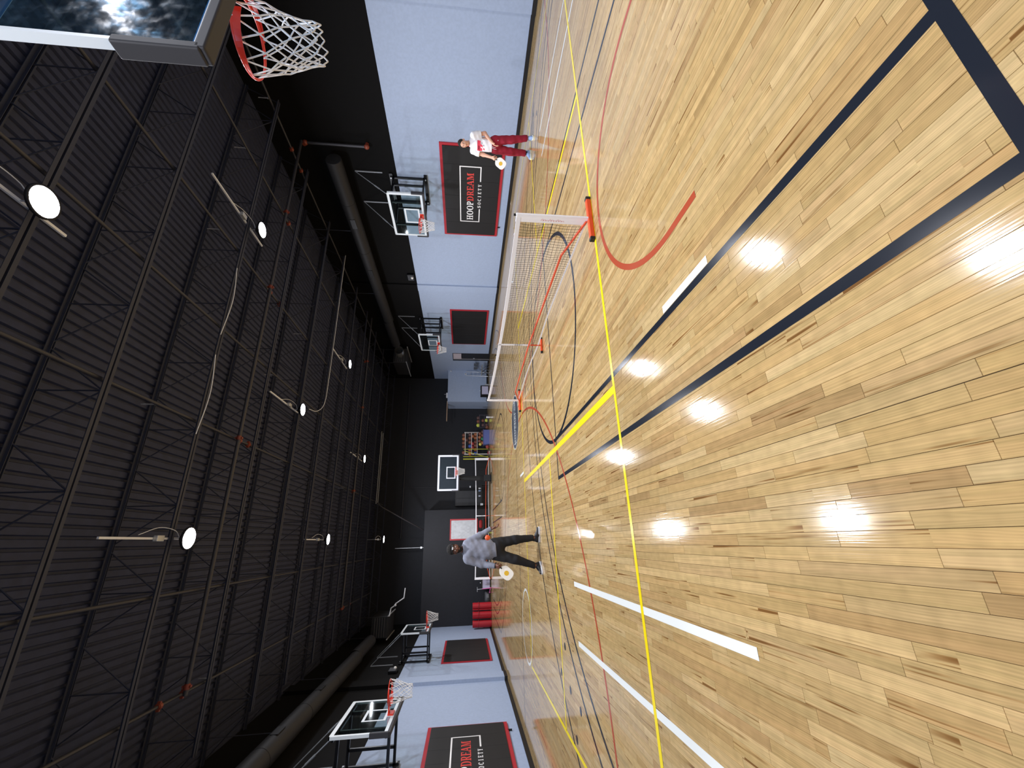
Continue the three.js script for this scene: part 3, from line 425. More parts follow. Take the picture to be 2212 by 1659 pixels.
{ // whiteboard
  const t = thing('whiteboard', 'white dry-wipe board in a red frame on the dark store room front', 'whiteboard', [-2.615, 1.53, -25.58], 0);
  mesh('red_frame', [span(-0.6, 0.6, 0.77, 0.83, -0.02, 0.025), span(-0.6, 0.6, -0.83, -0.77, -0.02, 0.025), span(-0.6, -0.52, -0.77, 0.77, -0.02, 0.025), span(0.52, 0.6, -0.77, 0.77, -0.02, 0.025)], mat(0xb23a40, 0.5), t);
  mesh('writing_surface', [span(-0.52, 0.52, -0.77, 0.77, -0.015, 0.005)], mat(0xd6dade, 0.35, 0, { map: clothMap }), t);
  const b = thing('folding_table', 'dark low table under the whiteboard', 'table', [-2.6, 0, -25.25], 0); mesh('table_top', [rbox(1.1, 0.03, 0.45, 0.01, 0, 0.4, 0)], M.darkGrey, b); for (const x of [-0.5, 0.5]) for (const z of [-0.18, 0.18]) mesh('leg', [rod([x, 0, z], [x, 0.39, z], 0.014)], M.blackSteel, b);
  const bag = thing('sports_bag', 'red sports bag on the low table under the whiteboard', 'bag', [-2.35, 0.415, -25.22], 0); mesh('bag_body', [new THREE.CapsuleGeometry(0.11, 0.26, 6, 16).rotateZ(PI / 2).translate(0, 0.11, 0)], mat(0x9c1c22, 0.8), bag); mesh('strap', [tube([[-0.1, 0.2, 0], [0, 0.27, 0.03], [0.1, 0.2, 0]], 0.012, 12, 6)], M.cap, bag);
  const bt = thing('water_bottle', 'lime green bottle standing on the floor under the low table', 'bottle', [-2.86, 0, -24.95], 0); mesh('bottle_body', [lathe([[0, 0], [0.035, 0], [0.036, 0.14], [0.02, 0.17], [0.016, 0.19], [0, 0.19]], 16)], mat(0xb8d64a, 0.4), bt); mesh('cap', [new THREE.CylinderGeometry(0.018, 0.018, 0.03, 12).translate(0, 0.205, 0)], M.whitePaint, bt);
}
{ // lockers and bench in the recess
  const t = thing('equipment_locker', 'black two-door locker against the end wall beside the padded pole', 'locker', [-0.7, 0, ZB + 0.22], 0); mesh('cabinet', [rbox(0.95, 2.1, 0.36, 0.01, 0, 1.06, 0)], M.base, t); for (const s of [-1, 1]) { const d = mesh('door', [rbox(0.45, 1.98, 0.02, 0.005, s * 0.235, 1.06, 0.19)], mat(0x24262a, 0.5), t); mesh('handle', [box(0.02, 0.12, 0.02, s * 0.05, 1.1, 0.21)], M.darkGrey, d); }
  const b = thing('bench', 'long black bench in front of the black lockers', 'bench', [-0.55, 0, -26.35], 0); mesh('seat', [rbox(1.4, 0.05, 0.4, 0.01, 0, 0.46, 0)], mat(0x1b1d20, 0.6), b); for (const x of [-0.6, 0.6]) mesh('leg', [box(0.05, 0.44, 0.36, x, 0.22, 0)], M.base, b);
  const items = [['paper_cup', 'white paper cup on the black bench closest to the padded pole', 'cup', -0.15, 0xe8e8ea], ['tape_roll', 'pale blue cup on the black bench', 'cup', -0.3, 0x9fb4d6], ['drink_bottle', 'white bottle on the black bench', 'bottle', -0.62, 0xcfd6e6]];
  for (const [n, l, c, x, col] of items) { const o = thing(n === 'tape_roll' ? 'plastic_cup' : n, l, c, [x, 0.486, -26.3], 0); mesh('cup_body', [lathe([[0, 0], [0.04, 0], [0.05, 0.13], [0.044, 0.13], [0.036, 0.01], [0, 0.01]], 16)], mat(col, 0.5), o); mesh('lid', [new THREE.CylinderGeometry(0.045, 0.052, 0.015, 16).translate(0, 0.137, 0)], mat(col, 0.4), o); }
  const h = thing('towel', 'white towel draped over the end of the black bench', 'towel', [-1.15, 0.486, -26.3], 0); mesh('towel_cloth', [rbox(0.14, 0.03, 0.3, 0.012, 0, 0.016, 0), rbox(0.12, 0.14, 0.02, 0.008, 0, -0.06, 0.215)], M.whitePaint, h);
  const sw = thing('switch_plate', 'small white switch box on the black locker wall', 'switch', [0.05, 1.15, ZB + 0.03], 0); mesh('plate', [rbox(0.12, 0.09, 0.04, 0.01)], M.whitePaint, sw); mesh('rocker', [box(0.03, 0.05, 0.01, 0, 0, 0.022)], M.whitePaint, sw);
}
function paleChest(label, pos, w) { const t = thing('storage_chest', label, 'chest', pos, 0); mesh('chest_frame', [span(-w / 2 - 0.05, w / 2 + 0.05, 0.47, 0.54, -0.22, 0.22), span(-w / 2 - 0.05, -w / 2, 0, 0.47, -0.22, 0.22), span(w / 2, w / 2 + 0.05, 0, 0.47, -0.22, 0.22), span(-w / 2, w / 2, 0, 0.05, -0.22, 0.2)], M.base, t); mesh('front_panel', [span(-w / 2, w / 2, 0.05, 0.47, 0.17, 0.2)], mat(0xb9b7cf, 0.6), t); const l = mesh('lid_knob', [ball(0.03, 0, 0.57, 0.1)], M.whitePaint, t); }
paleChest('black framed chest with pale lilac front beside the grey partition', [5.86, 0, -24.7], 0.56); paleChest('black framed chest with pale lilac front beside the pink scooter', [-5.5, 0, -25.15], 0.56);
{ // pink scooter
  const t = thing('kick_scooter', 'small pink kick scooter with grey handlebar before the dark wall', 'scooter', [-5.8, 0, -24.35], 0.5), p = mat(0xe870b8, 0.4);
  mesh('stem', [rod([0, 0.1, 0.2], [0, 0.5, 0.14], 0.018)], p, t); mesh('upper_stem', [rod([0, 0.5, 0.14], [0, 0.77, 0.1], 0.014)], M.galv, t); mesh('handlebar', [rod([-0.13, 0.77, 0.1], [0.13, 0.77, 0.1], 0.014)], M.grey, t); mesh('deck', [rbox(0.11, 0.03, 0.48, 0.012, 0, 0.075, -0.08)], p, t);
  for (const z of [0.22, -0.34]) mesh('wheel', [new THREE.TorusGeometry(0.042, 0.016, 8, 20).rotateY(PI / 2).translate(0, 0.06, z)], p, t);
  const g = thing('duffel_bag', 'grey duffel bag on the floor beside the first red rolled mat', 'bag', [-6.23, 0, -25.25], 0.3); mesh('bag_body', [new THREE.CapsuleGeometry(0.17, 0.3, 6, 16).rotateZ(PI / 2).scale(1, 1, 0.9).translate(0, 0.17, 0)], M.darkGrey, g); mesh('handles', [tube([[-0.14, 0.3, 0.05], [0, 0.42, 0.06], [0.14, 0.3, 0.05]], 0.012, 14, 6)], M.cap, g); mesh('side_pocket', [rbox(0.2, 0.14, 0.03, 0.012, 0, 0.17, 0.155)], mat(0x6d6e72, 0.7), g);
}
// ball racks
function rack(label, pos, w, ys, m, h) { const t = thing('ball_rack', label, 'ball rack', pos, 0); for (const y of ys) for (const z of [-0.105, 0.105]) mesh('rail', [rod([-w / 2, y, z], [w / 2, y, z], 0.02)], m, t); for (const x of [-w / 2, w / 2]) mesh('end_frame', [rod([x, 0.02, -0.09], [x, h, -0.09], 0.014), rod([x, 0.02, 0.09], [x, h, 0.09], 0.014), ...ys.map((y) => rod([x, y, -0.13], [x, y, 0.13], 0.014)), rod([x, 0.02, -0.16], [x, 0.02, 0.16], 0.016)], x < 0 ? m : m, t); return t; }
rack('tall white three-tier ball rack full of basketballs against the end wall', [2.6, 0, -25.55], 1.4, [0.74, 1.10, 1.50], mat(0xe6e0dc, 0.4), 1.56); rack('low dark ball rack with yellow balls near the grey partition', [4.06, 0, -25.55], 0.84, [0.03, 0.26, 0.57], mat(0x4a4650, 0.5), 0.60);
{
  const seam = (R) => { const l = []; for (const a of [0, PI / 2]) l.push(new THREE.TorusGeometry(R, 0.0035, 4, 36).rotateY(a)); for (const s of [-1, 1]) l.push(tube(Array.from({ length: 17 }, (_, i) => { const q = i / 16 * 2 * PI, y = 0.75 * Math.sin(q), z = 0.75 * Math.cos(q) * 0.9, x = s * Math.sqrt(Math.max(0.05, 1 - y * y - z * z)), n = Math.hypot(x, y, z); return [x / n * R, y / n * R, z / n * R]; }), 0.0035, 32, 4, true)); return merge(l); };
  const protos = {};
  const put = (name, label, cat, col, r, x, y, z, group) => {
    const key = name + col + r; if (protos[key]) { const o = copyOf(protos[key], [x, y, z], x * 3, label, group); return o; }
    const t = thing(name, label, cat, [x, y, z], x * 3, group); mesh('ball_skin', [new THREE.SphereGeometry(r, 20, 14)], mat(col, 0.6), t); mesh('seams', [seam(r + 0.0005)], M.cap, t); return protos[key] = t;
  };
  const B = 0x7a4a38, B2 = 0x9c5f3c, B3 = 0x5d4240, R = 0xa5383a, BLU = 0x3c56a4, Y = 0xc9cf55, O = 0xc47426, G = 0x2f7a50;
  const tall = (x, y, col, z = -25.55) => { const n = { [R]: 'red', [BLU]: 'blue', [O]: 'bright orange' }[col]; put('basketball', n ? `${n} basketball on the tall white ball rack` : 'worn brown basketball on the tall white ball rack', 'ball', col, 0.118, x, y, z, n ? `${n} balls on the tall rack` : 'brown balls on the tall rack'); };
  // rows resting on the rails
  for (const [y, row] of [[1.592, [[3.14, B], [2.90, B2], [2.64, B], [2.40, B], [2.01, B]]], [1.192, [[3.18, B3], [2.94, B], [2.68, B], [2.42, BLU], [2.17, B2], [1.93, O]]], [1.42, [[2.81, B3]]], [0.832, [[3.19, B2], [2.94, B2], [2.69, B], [2.45, B], [2.20, B2], [1.95, BLU]]], [1.03, [[3.06, B2], [2.57, R], [2.32, R]]]]) for (const [x, c] of row) tall(x, y, c);
  const low = (x, y, col, z = -25.55) => { const n = col === Y; put('basketball', n ? (y > 0.5 ? 'yellow ball on top of the low dark ball rack' : 'yellow ball on the bottom shelf of the low dark ball rack') : 'brown basketball on the low dark ball rack', 'ball', col, n ? 0.125 : 0.115, x, y, z, n ? undefined : 'balls on the low rack'); };
  low(4.3, 0.659, B3); low(4.06, 0.659, B); low(3.8, 0.67, Y); low(4.12, 0.349, B); low(3.82, 0.349, B3); low(4.13, 0.129, Y); low(3.83, 0.119, B3);
  const tub = thing('plastic_tub', 'blue plastic tub heaped with balls on the floor before the tall rack', 'tub', [2.83, 0, -24.95], 0), tm = mat(0x5a649e, 0.5); mesh('tub_wall', [span(-0.46, 0.46, 0, 0.02, -0.2, 0.2), span(-0.46, 0.46, 0.02, 0.38, 0.185, 0.2), span(-0.46, 0.46, 0.02, 0.38, -0.2, -0.185), span(-0.46, -0.445, 0.02, 0.38, -0.185, 0.185), span(0.445, 0.46, 0.02, 0.38, -0.185, 0.185)], tm, tub); mesh('tub_lip', [span(-0.48, 0.48, 0.36, 0.385, 0.19, 0.225), span(-0.48, 0.48, 0.36, 0.385, -0.225, -0.19)], tm, tub);
  const T2 = [[3.2, 0.40, B3], [2.98, 0.41, B], [2.75, 0.42, G], [2.50, 0.41, B2], [3.09, 0.57, B], [2.86, 0.585, B2], [2.62, 0.585, B]]; for (const [x, y, c] of T2) put('basketball', c === G ? 'green ball in the blue plastic tub' : 'brown basketball heaped in the blue plastic tub', 'ball', c, 0.112, x, y, -24.95, c === G ? undefined : 'balls in the tub');
  put('basketball', 'pale yellow and black ball on the heap in the tub', 'ball', 0xd6c35a, 0.1, 2.40, 0.56, -24.93);
  put('basketball', 'brown basketball on the floor between the tub and the low rack', 'ball', B, 0.118, 3.52, 0.118, -25.0); put('basketball', 'red-brown basketball on the floor between the tub and the yellow poles', 'ball', 0x9a4038, 0.118, 2.2, 0.118, -24.75);
  for (const [x0, y0, x1, y1, l] of [[1.66, 0.01, 1.66, 1.62, 'upright yellow pole standing next to the pickleball net post'], [1.50, 0.01, 1.50, 1.62, 'thick upright yellow pole, closest to the pickleball net post'], [2.12, 0.01, 2.12, 1.6, 'upright yellow pole standing before the tall ball rack'], [1.56, 0.01, 2.0, 1.55, 'slanting yellow pole leaning between the upright ones']]) {
    const t = thing('agility_pole', l, 'pole', [x0, 0, -25.06], 0), k = l.startsWith('thick') ? 0.04 : 0.022; mesh('pole_shaft', [rod([0, y0 + 0.02, l.startsWith('slant') ? 0.12 : 0], [x1 - x0, y1, l.startsWith('slant') ? 0.02 : 0], k, 10)], mat(0xa9a832, 0.5), t); mesh('pole_foot', [lathe([[0, 0], [k + 0.03, 0], [k + 0.012, 0.05], [0, 0.05]], 14).translate(0, 0, l.startsWith('slant') ? 0.12 : 0)], M.cap, t);
  }
  const cup = thing('paper_cup', 'white paper cup standing alone on the floor before the low ball rack', 'cup', [3.9, 0, -24.0], 0); mesh('cup_body', [lathe([[0, 0], [0.05, 0], [0.066, 0.2], [0.06, 0.2], [0.045, 0.01], [0, 0.01]], 18)], M.whitePaint, cup); mesh('lid', [new THREE.CylinderGeometry(0.06, 0.068, 0.02, 18).translate(0, 0.208, 0)], M.whitePaint, cup);
  const sh = thing('sports_shoe', 'white shoe with a red stripe on the floor beside the yellow poles', 'shoe', [1.86, 0, -24.95], 0.4); mesh('sole', [rbox(0.09, 0.03, 0.28, 0.012, 0, 0.016, 0)], M.whitePaint, sh); mesh('upper', [rbox(0.085, 0.08, 0.24, 0.035, 0, 0.065, -0.01)], mat(0xa22a3a, 0.6), sh);
}
{ // things by the door and on the partition
  const l = thing('step_ladder', 'folded aluminium ladder leaning against the grey partition corner', 'ladder', [7.3, 0, -25.24], 0); for (const x of [-0.14, 0.14]) mesh('rail', [bar([x - 0.12, 0.02, 0.22], [x + 0.14, 1.48, -0.28], 0.025, 0.05)], M.galv, l); for (let k = 1; k < 6; k++) { const s = k / 6.2; mesh('rung', [bar([-0.26 + 0.26 * s, 0.02 + 1.46 * s, 0.22 - 0.5 * s], [0.02 + 0.26 * s, 0.02 + 1.46 * s, 0.22 - 0.5 * s], 0.03, 0.02)], M.galv, l); }
  const c = thing('folding_chair', 'grey metal folding chair with beige seat beside the black door', 'chair', [7.25, 0, -24.12], -PI / 2); mesh('seat', [rbox(0.42, 0.035, 0.4, 0.015, 0, 0.46, 0.02)], mat(0x9a9280, 0.6), c); mesh('backrest', [rbox(0.42, 0.26, 0.025, 0.012, 0, 0.86, -0.24)], M.chairGrey, c); for (const x of [-0.22, 0.22]) { mesh('leg', [rod([x, 0, 0.26], [x, 0.98, -0.26], 0.013)], M.chairGrey, c); mesh('leg', [rod([x, 0, -0.24], [x, 0.46, 0.16], 0.013)], M.chairGrey, c); }
  const d = thing('folding_chair', 'grey metal folding chair standing between the ladder and another chair', 'chair', [7.22, 0, -24.62], -PI / 2); for (const ch of c.children) d.add(ch.clone());
  const s = thing('thermostat', 'small white thermostat on the grey partition', 'thermostat', [7.42, 1.52, ZP + 0.016], 0); mesh('case', [rbox(0.12, 0.12, 0.03, 0.01)], M.whitePaint, s); mesh('display', [box(0.06, 0.05, 0.004, 0, 0.01, 0.016)], M.darkGrey, s);
  const k = thing('security_camera', 'small white camera in the upper corner of the grey partition', 'camera', [7.60, 2.52, ZP + 0.06], 0); mesh('camera_body', [ball(0.045, 0, 0, 0)], M.whitePaint, k); mesh('bracket', [box(0.03, 0.03, 0.06, 0, 0.02, -0.03)], M.whitePaint, k);
  const p = thing('timber_plank', 'pale timber plank lying across the partition roof and jutting out', 'plank', [4.9, 2.74, -26.0], 0.06); mesh('board', [rbox(1.4, 0.05, 0.14, 0.006)], mat(0xb59a82, 0.7), p); mesh('end_cut', [box(0.004, 0.045, 0.13, -0.701, 0, 0)], mat(0xc7ad92, 0.8), p);
  const bx = thing('wifi_box', 'white box standing on the partition roof', 'box', [5.9, 2.70, -25.68], 0); mesh('case', [rbox(0.34, 0.1, 0.16, 0.02, 0, 0.051, 0)], M.whitePaint, bx); mesh('antenna', [rod([0.1, 0.09, -0.05], [0.1, 0.24, -0.05], 0.008)], M.whitePaint, bx);
  const wb = thing('floor_box', 'small white box on the floor at the foot of the partition', 'box', [6.42, 0, -25.2], 0); mesh('carton', [rbox(0.22, 0.2, 0.22, 0.01, 0, 0.101, 0)], M.whitePaint, wb); mesh('lid', [box(0.23, 0.02, 0.23, 0, 0.21, 0)], M.whitePaint, wb);
}
{ const t = thing('pickleball', 'orange plastic ball flying before the man in grey sweatshirt', 'ball', [-3.27, 1.14, -5.6]); const g = new THREE.SphereGeometry(0.037, 24, 16); mesh('ball_shell', [g], mat(0xf0602c, 0.5), t); const holes = []; for (let i = 0; i < 26; i++) { const y = 1 - 2 * (i + 0.5) / 26, a = i * 2.39996, r = Math.sqrt(1 - y * y); const c = new THREE.CylinderGeometry(0.004, 0.004, 0.002, 8); c.applyQuaternion(new THREE.Quaternion().setFromUnitVectors(V(0, 1, 0), V(r * Math.cos(a), y, r * Math.sin(a)))); c.translate(0.0366 * r * Math.cos(a), 0.0366 * y, 0.0366 * r * Math.sin(a)); holes.push(c); } mesh('ball_holes', holes, mat(0xb03c18, 0.7), t); }

// ---------------------------------------------------------------- people: fields of tapered bones, meshed with surface nets
function bone(a, b, ra, rb) { const ax = a[0], ay = a[1], az = a[2], dx = b[0] - ax, dy = b[1] - ay, dz = b[2] - az, L = 1 / Math.max(1e-9, dx * dx + dy * dy + dz * dz); return (x, y, z) => { const px = x - ax, py = y - ay, pz = z - az, h = clamp((px * dx + py * dy + pz * dz) * L, 0, 1), qx = px - dx * h, qy = py - dy * h, qz = pz - dz * h; return Math.sqrt(qx * qx + qy * qy + qz * qz) - (ra + (rb - ra) * h); }; }
function blob(c, r) { const m = Math.min(...r); return (x, y, z) => { const a = (x - c[0]) / r[0], b = (y - c[1]) / r[1], d = (z - c[2]) / r[2], k = Math.sqrt(a * a + b * b + d * d); return (k - 1) * m * (k < 1 ? 1 : 1); }; }
function flatBone(a, b, ra, rb, sz) { const f = bone([a[0], a[1], a[2] / sz], [b[0], b[1], b[2] / sz], ra, rb); return (x, y, z) => f(x, y, z / sz) * Math.min(1, sz); }
function blend(fs, k) { return (x, y, z) => { let d = fs[0](x, y, z); for (let i = 1; i < fs.length; i++) { const e = fs[i](x, y, z), h = clamp(0.5 + 0.5 * (d - e) / k, 0, 1); d = d + (e - d) * h - k * h * (1 - h); } return d; }; }
const union = (...fs) => (x, y, z) => { let d = 1e9; for (const f of fs) d = Math.min(d, f(x, y, z)); return d; };
const inflate = (f, r) => (x, y, z) => f(x, y, z) - r;
const keep = (f, p, n) => (x, y, z) => Math.max(f(x, y, z), (x - p[0]) * n[0] + (y - p[1]) * n[1] + (z - p[2]) * n[2]); // keeps the side the normal points away from
const folds = (f, a, s = 1) => (x, y, z) => f(x, y, z) + a * (Math.sin(s * (31 * y + 14 * x)) * Math.sin(s * (17 * x + 9 * z + 2)) + 0.6 * Math.sin(s * (52 * y - 21 * x + 11 * z)));
function netsMesh(f, lo, hi, cell) {
  const n = [0, 1, 2].map((k) => Math.ceil((hi[k] - lo[k]) / cell) + 2), [nx, ny, nz] = n, F = new Float32Array(nx * ny * nz), id = (i, j, k) => i + nx * (j + ny * k);
  for (let k = 0; k < nz; k++) for (let j = 0; j < ny; j++) for (let i = 0; i < nx; i++) F[id(i, j, k)] = f(lo[0] + i * cell, lo[1] + j * cell, lo[2] + k * cell);
  const vert = new Int32Array(nx * ny * nz).fill(-1), P = [], I = [];
  for (let k = 0; k < nz - 1; k++) for (let j = 0; j < ny - 1; j++) for (let i = 0; i < nx - 1; i++) {
    let m = 0, s = [0, 0, 0], c = 0; const v = []; for (let q = 0; q < 8; q++) { const w = F[id(i + (q & 1), j + ((q >> 1) & 1), k + (q >> 2))]; v.push(w); if (w < 0) m |= 1 << q; }
    if (m === 0 || m === 255) continue;
    for (let q = 0; q < 8; q++) for (let b = 0; b < 3; b++) { const e = q | (1 << b); if (e === q) continue; if ((v[q] < 0) === (v[e] < 0)) continue; const t = v[q] / (v[q] - v[e]), p = [q & 1, (q >> 1) & 1, q >> 2]; p[b] = t; s[0] += p[0]; s[1] += p[1]; s[2] += p[2]; c++; }
    vert[id(i, j, k)] = P.length / 3; P.push(lo[0] + (i + s[0] / c) * cell, lo[1] + (j + s[1] / c) * cell, lo[2] + (k + s[2] / c) * cell);
  }
  const D = [1, nx, nx * ny];
  for (let k = 1; k < nz - 1; k++) for (let j = 1; j < ny - 1; j++) for (let i = 1; i < nx - 1; i++) { const o = id(i, j, k); for (let b = 0; b < 3; b++) { const e = o + D[b]; if ((F[o] < 0) === (F[e] < 0)) continue; const u = D[(b + 1) % 3], w = D[(b + 2) % 3], q = [vert[o], vert[o - u], vert[o - u - w], vert[o - w]]; if (q.some((z) => z < 0)) continue; if (F[o] < 0) I.push(q[0], q[1], q[2], q[0], q[2], q[3]); else I.push(q[0], q[2], q[1], q[0], q[3], q[2]); } }
  const N = new Float32Array(P.length), h = cell * 0.6; for (let i = 0; i < P.length; i += 3) { const [x, y, z] = [P[i], P[i + 1], P[i + 2]], a = f(x + h, y, z) - f(x - h, y, z), b = f(x, y + h, z) - f(x, y - h, z), c = f(x, y, z + h) - f(x, y, z - h), l = Math.hypot(a, b, c) || 1; N[i] = a / l; N[i + 1] = b / l; N[i + 2] = c / l; }
  const g = new THREE.BufferGeometry(); g.setAttribute('position', new THREE.Float32BufferAttribute(P, 3)); g.setAttribute('normal', new THREE.Float32BufferAttribute(N, 3)); const uv = new Float32Array(P.length / 3 * 2); for (let i = 0; i < P.length / 3; i++) { uv[2 * i] = (P[3 * i] + P[3 * i + 2]) / 0.5; uv[2 * i + 1] = P[3 * i + 1] / 0.5; } g.setAttribute('uv', new THREE.BufferAttribute(uv, 2)); g.setIndex(I); return g;
}
const add3 = (a, b, s = 1) => [a[0] + b[0] * s, a[1] + b[1] * s, a[2] + b[2] * s], mix3 = (a, b, t) => [lerp(a[0], b[0], t), lerp(a[1], b[1], t), lerp(a[2], b[2], t)], nrm = (a) => { const l = Math.hypot(...a); return a.map((x) => x / l); }, crs = (a, b) => [a[1] * b[2] - a[2] * b[1], a[2] * b[0] - a[0] * b[2], a[0] * b[1] - a[1] * b[0]];
// a hand at the wrist: dir = along the palm, side = towards the thumb, curl in radians per joint
function handField(w, dir, side, curl, spread = 0.12, thumb = 0.7) {
  const d = nrm(dir), n = nrm(crs(d, side)), s = crs(n, d), at = (a, b, c) => [w[0] + d[0] * a + s[0] * b + n[0] * c, w[1] + d[1] * a + s[1] * b + n[1] * c, w[2] + d[2] * a + s[2] * b + n[2] * c];
  const palm = [bone(at(-0.02, 0, 0), at(0.085, 0.026, 0), 0.024, 0.015), bone(at(-0.02, 0, 0), at(0.088, 0.006, 0), 0.024, 0.015), bone(at(-0.02, 0, 0), at(0.082, -0.014, 0), 0.024, 0.014), bone(at(-0.02, 0, 0), at(0.074, -0.03, 0), 0.023, 0.013)];
  const fs = [blend(palm, 0.012)];
  [[0.086, 0.027, 0.040, 0.025, 0.02], [0.090, 0.008, 0.045, 0.029, 0.022], [0.085, -0.012, 0.041, 0.026, 0.021], [0.077, -0.031, 0.032, 0.02, 0.018]].forEach(([a, b, l1, l2, l3], i) => {
    let p = [a, b, 0], ang = 0; const sp = (0.5 - i / 3) * spread, seg = [l1, l2, l3], out = []; for (let k = 0; k < 3; k++) { ang += curl * (k ? 1.1 : 0.9); const q = [p[0] + Math.cos(ang) * seg[k], p[1] + sp * seg[k], p[2] - Math.sin(ang) * seg[k]]; out.push(bone(at(...p), at(...q), 0.0095 - k * 0.0008, 0.0088 - k * 0.001)); p = q; } fs.push(blend(out, 0.003)); });
  const t0 = [0.018, 0.024, 0], t1 = [0.05, 0.024 + 0.036 * thumb, -0.012], t2 = [0.078, 0.024 + 0.048 * thumb, -0.022 - curl * 0.02]; fs.push(blend([bone(at(...t0), at(...t1), 0.014, 0.011), bone(at(...t1), at(...t2), 0.0108, 0.009)], 0.005));
  const f = blend(fs, 0.006); return { f, tip: at(0.11, 0, -0.02), grip: at(0.07, 0, -0.024), d, s, n };
}
// a head round c, looking along yaw/pitch; returns the skin field and placing helpers
function headField(c, yaw, pitch, tilt = 0) {
  const q = new THREE.Quaternion().setFromEuler(new THREE.Euler(pitch, yaw, tilt, 'YXZ')), at = (x, y, z) => { const v = V(x, y, z).applyQuaternion(q); return [c[0] + v.x, c[1] + v.y, c[2] + v.z]; }, qi = q.clone().invert();
  const m = new THREE.Matrix4().makeRotationFromQuaternion(qi).elements;
  const loc = (f) => (x, y, z) => { const a = x - c[0], b = y - c[1], d = z - c[2]; return f(m[0] * a + m[4] * b + m[8] * d, m[1] * a + m[5] * b + m[9] * d, m[2] * a + m[6] * b + m[10] * d); };
  const skull = blend([blob([0, 0.035, -0.012], [0.074, 0.088, 0.094]), blob([0, -0.025, 0.022], [0.062, 0.075, 0.066]), blob([0, -0.085, 0.045], [0.034, 0.026, 0.034]), blob([0.04, -0.02, 0.05], [0.022, 0.022, 0.022]), blob([-0.04, -0.02, 0.05], [0.022, 0.022, 0.022])], 0.03);
  let f = blend([skull, bone([0, 0.02, 0.082], [0, -0.024, 0.104], 0.009, 0.012), blob([0.012, -0.027, 0.094], [0.009, 0.008, 0.01]), blob([-0.012, -0.027, 0.094], [0.009, 0.008, 0.01]), bone([-0.03, 0.03, 0.075], [0.03, 0.03, 0.075], 0.01, 0.01), bone([-0.018, -0.058, 0.079], [0.018, -0.058, 0.079], 0.0065, 0.0065)], 0.012);
  const eye = (s) => blob([s * 0.031, 0.012, 0.09], [0.016, 0.011, 0.012]); const base = f; f = (x, y, z) => { let d = base(x, y, z); for (const e of [eye(1), eye(-1)]) { const v = -e(x, y, z), h = clamp(0.5 - 0.5 * (d - v) / 0.008, 0, 1); d = d + (v - d) * h + 0.008 * h * (1 - h); } return d; };
  const ear = (s) => blend([blob([s * 0.078, 0.0, -0.012], [0.01, 0.03, 0.018]), blob([s * 0.082, 0.006, -0.018], [0.007, 0.024, 0.016])], 0.006);
  return { f: loc(union(f, ear(1), ear(-1))), skull: loc(skull), at, loc, q };
}
function headExtras(root, H, c, { iris = 0x2a1c14, brow = 0x1a1210, lip = 0x9a5a50 }) {
  const put = (name, g, m) => { const o = mesh(name, g, m, root); return o; };
  const turn = (g) => { g.applyQuaternion(H.q); g.translate(...c); return g; };
  for (const s of [1, -1]) { const e = put('eye', turn(ball(0.0115, s * 0.031, 0.012, 0.0755, 14, 10)), mat(0xe6e2da, 0.3)); mesh('iris', turn(ball(0.0058, s * 0.031, 0.011, 0.0827, 10, 8)), mat(iris, 0.25), e); put('eyebrow', turn(tube([[s * 0.016, 0.033, 0.0905], [s * 0.03, 0.038, 0.087], [s * 0.046, 0.032, 0.076]], 0.0035, 8, 5)), mat(brow, 0.9)); }
  put('mouth', turn(merge([tube([[-0.022, -0.057, 0.0795], [0, -0.0555, 0.0865], [0.022, -0.057, 0.0795]], 0.0038, 10, 6), tube([[-0.018, -0.063, 0.079], [0, -0.0645, 0.0855], [0.018, -0.063, 0.079]], 0.0042, 10, 6)])), mat(lip, 0.5));
}
function shoe(t, ankle, toe, { upper, sole, lace }, name = 'shoe') { // ankle = centre above the heel, toe = direction on the floor
  const a = Math.atan2(toe[0], toe[2]), up = (x, y, z) => { const c = Math.cos(a), s = Math.sin(a); return [ankle[0] + x * c + z * s, y, ankle[2] - x * s + z * c]; };
  const f = keep(blend([bone(up(0, 0.05, -0.05), up(0, 0.045, 0.06), 0.042, 0.044), bone(up(0, 0.04, 0.06), up(0, 0.032, 0.17), 0.044, 0.034), bone(up(0, 0.06, -0.03), up(0, 0.115, -0.028), 0.042, 0.044), bone(up(0, 0.09, 0.0), up(0, 0.06, 0.08), 0.036, 0.03)], 0.02), [0, 0.018, 0], [0, -1, 0]);
  const b = 0.27, o = mesh(name, netsMesh(f, [ankle[0] - b, 0, ankle[2] - b], [ankle[0] + b, 0.18, ankle[2] + b], 0.007), upper, t);
  const S = new THREE.Shape(); const pr = [[0, -0.095], [0.036, -0.08], [0.043, -0.03], [0.041, 0.04], [0.05, 0.11], [0.043, 0.165], [0.018, 0.203], [-0.018, 0.203], [-0.04, 0.165], [-0.046, 0.11], [-0.037, 0.04], [-0.042, -0.03], [-0.036, -0.08]];
  S.setFromPoints(new THREE.SplineCurve([...pr, pr[0]].map((p) => new THREE.Vector2(p[0], -p[1]))).getPoints(48)); const g = new THREE.ExtrudeGeometry(S, { depth: 0.026, bevelEnabled: true, bevelSize: 0.003, bevelThickness: 0.003, bevelSegments: 1 }); g.rotateX(-PI / 2); g.rotateY(a); g.translate(ankle[0], 0.003, ankle[2]); mesh('sole', g, sole, o);
  const l = []; for (let k = 0; k < 4; k++) { const z = 0.035 + k * 0.024, y = 0.098 - k * 0.011; l.push(rod(up(-0.02, y, z), up(0.02, y, z + 0.004), 0.003, 5)); } mesh('laces', l, lace, o);
}
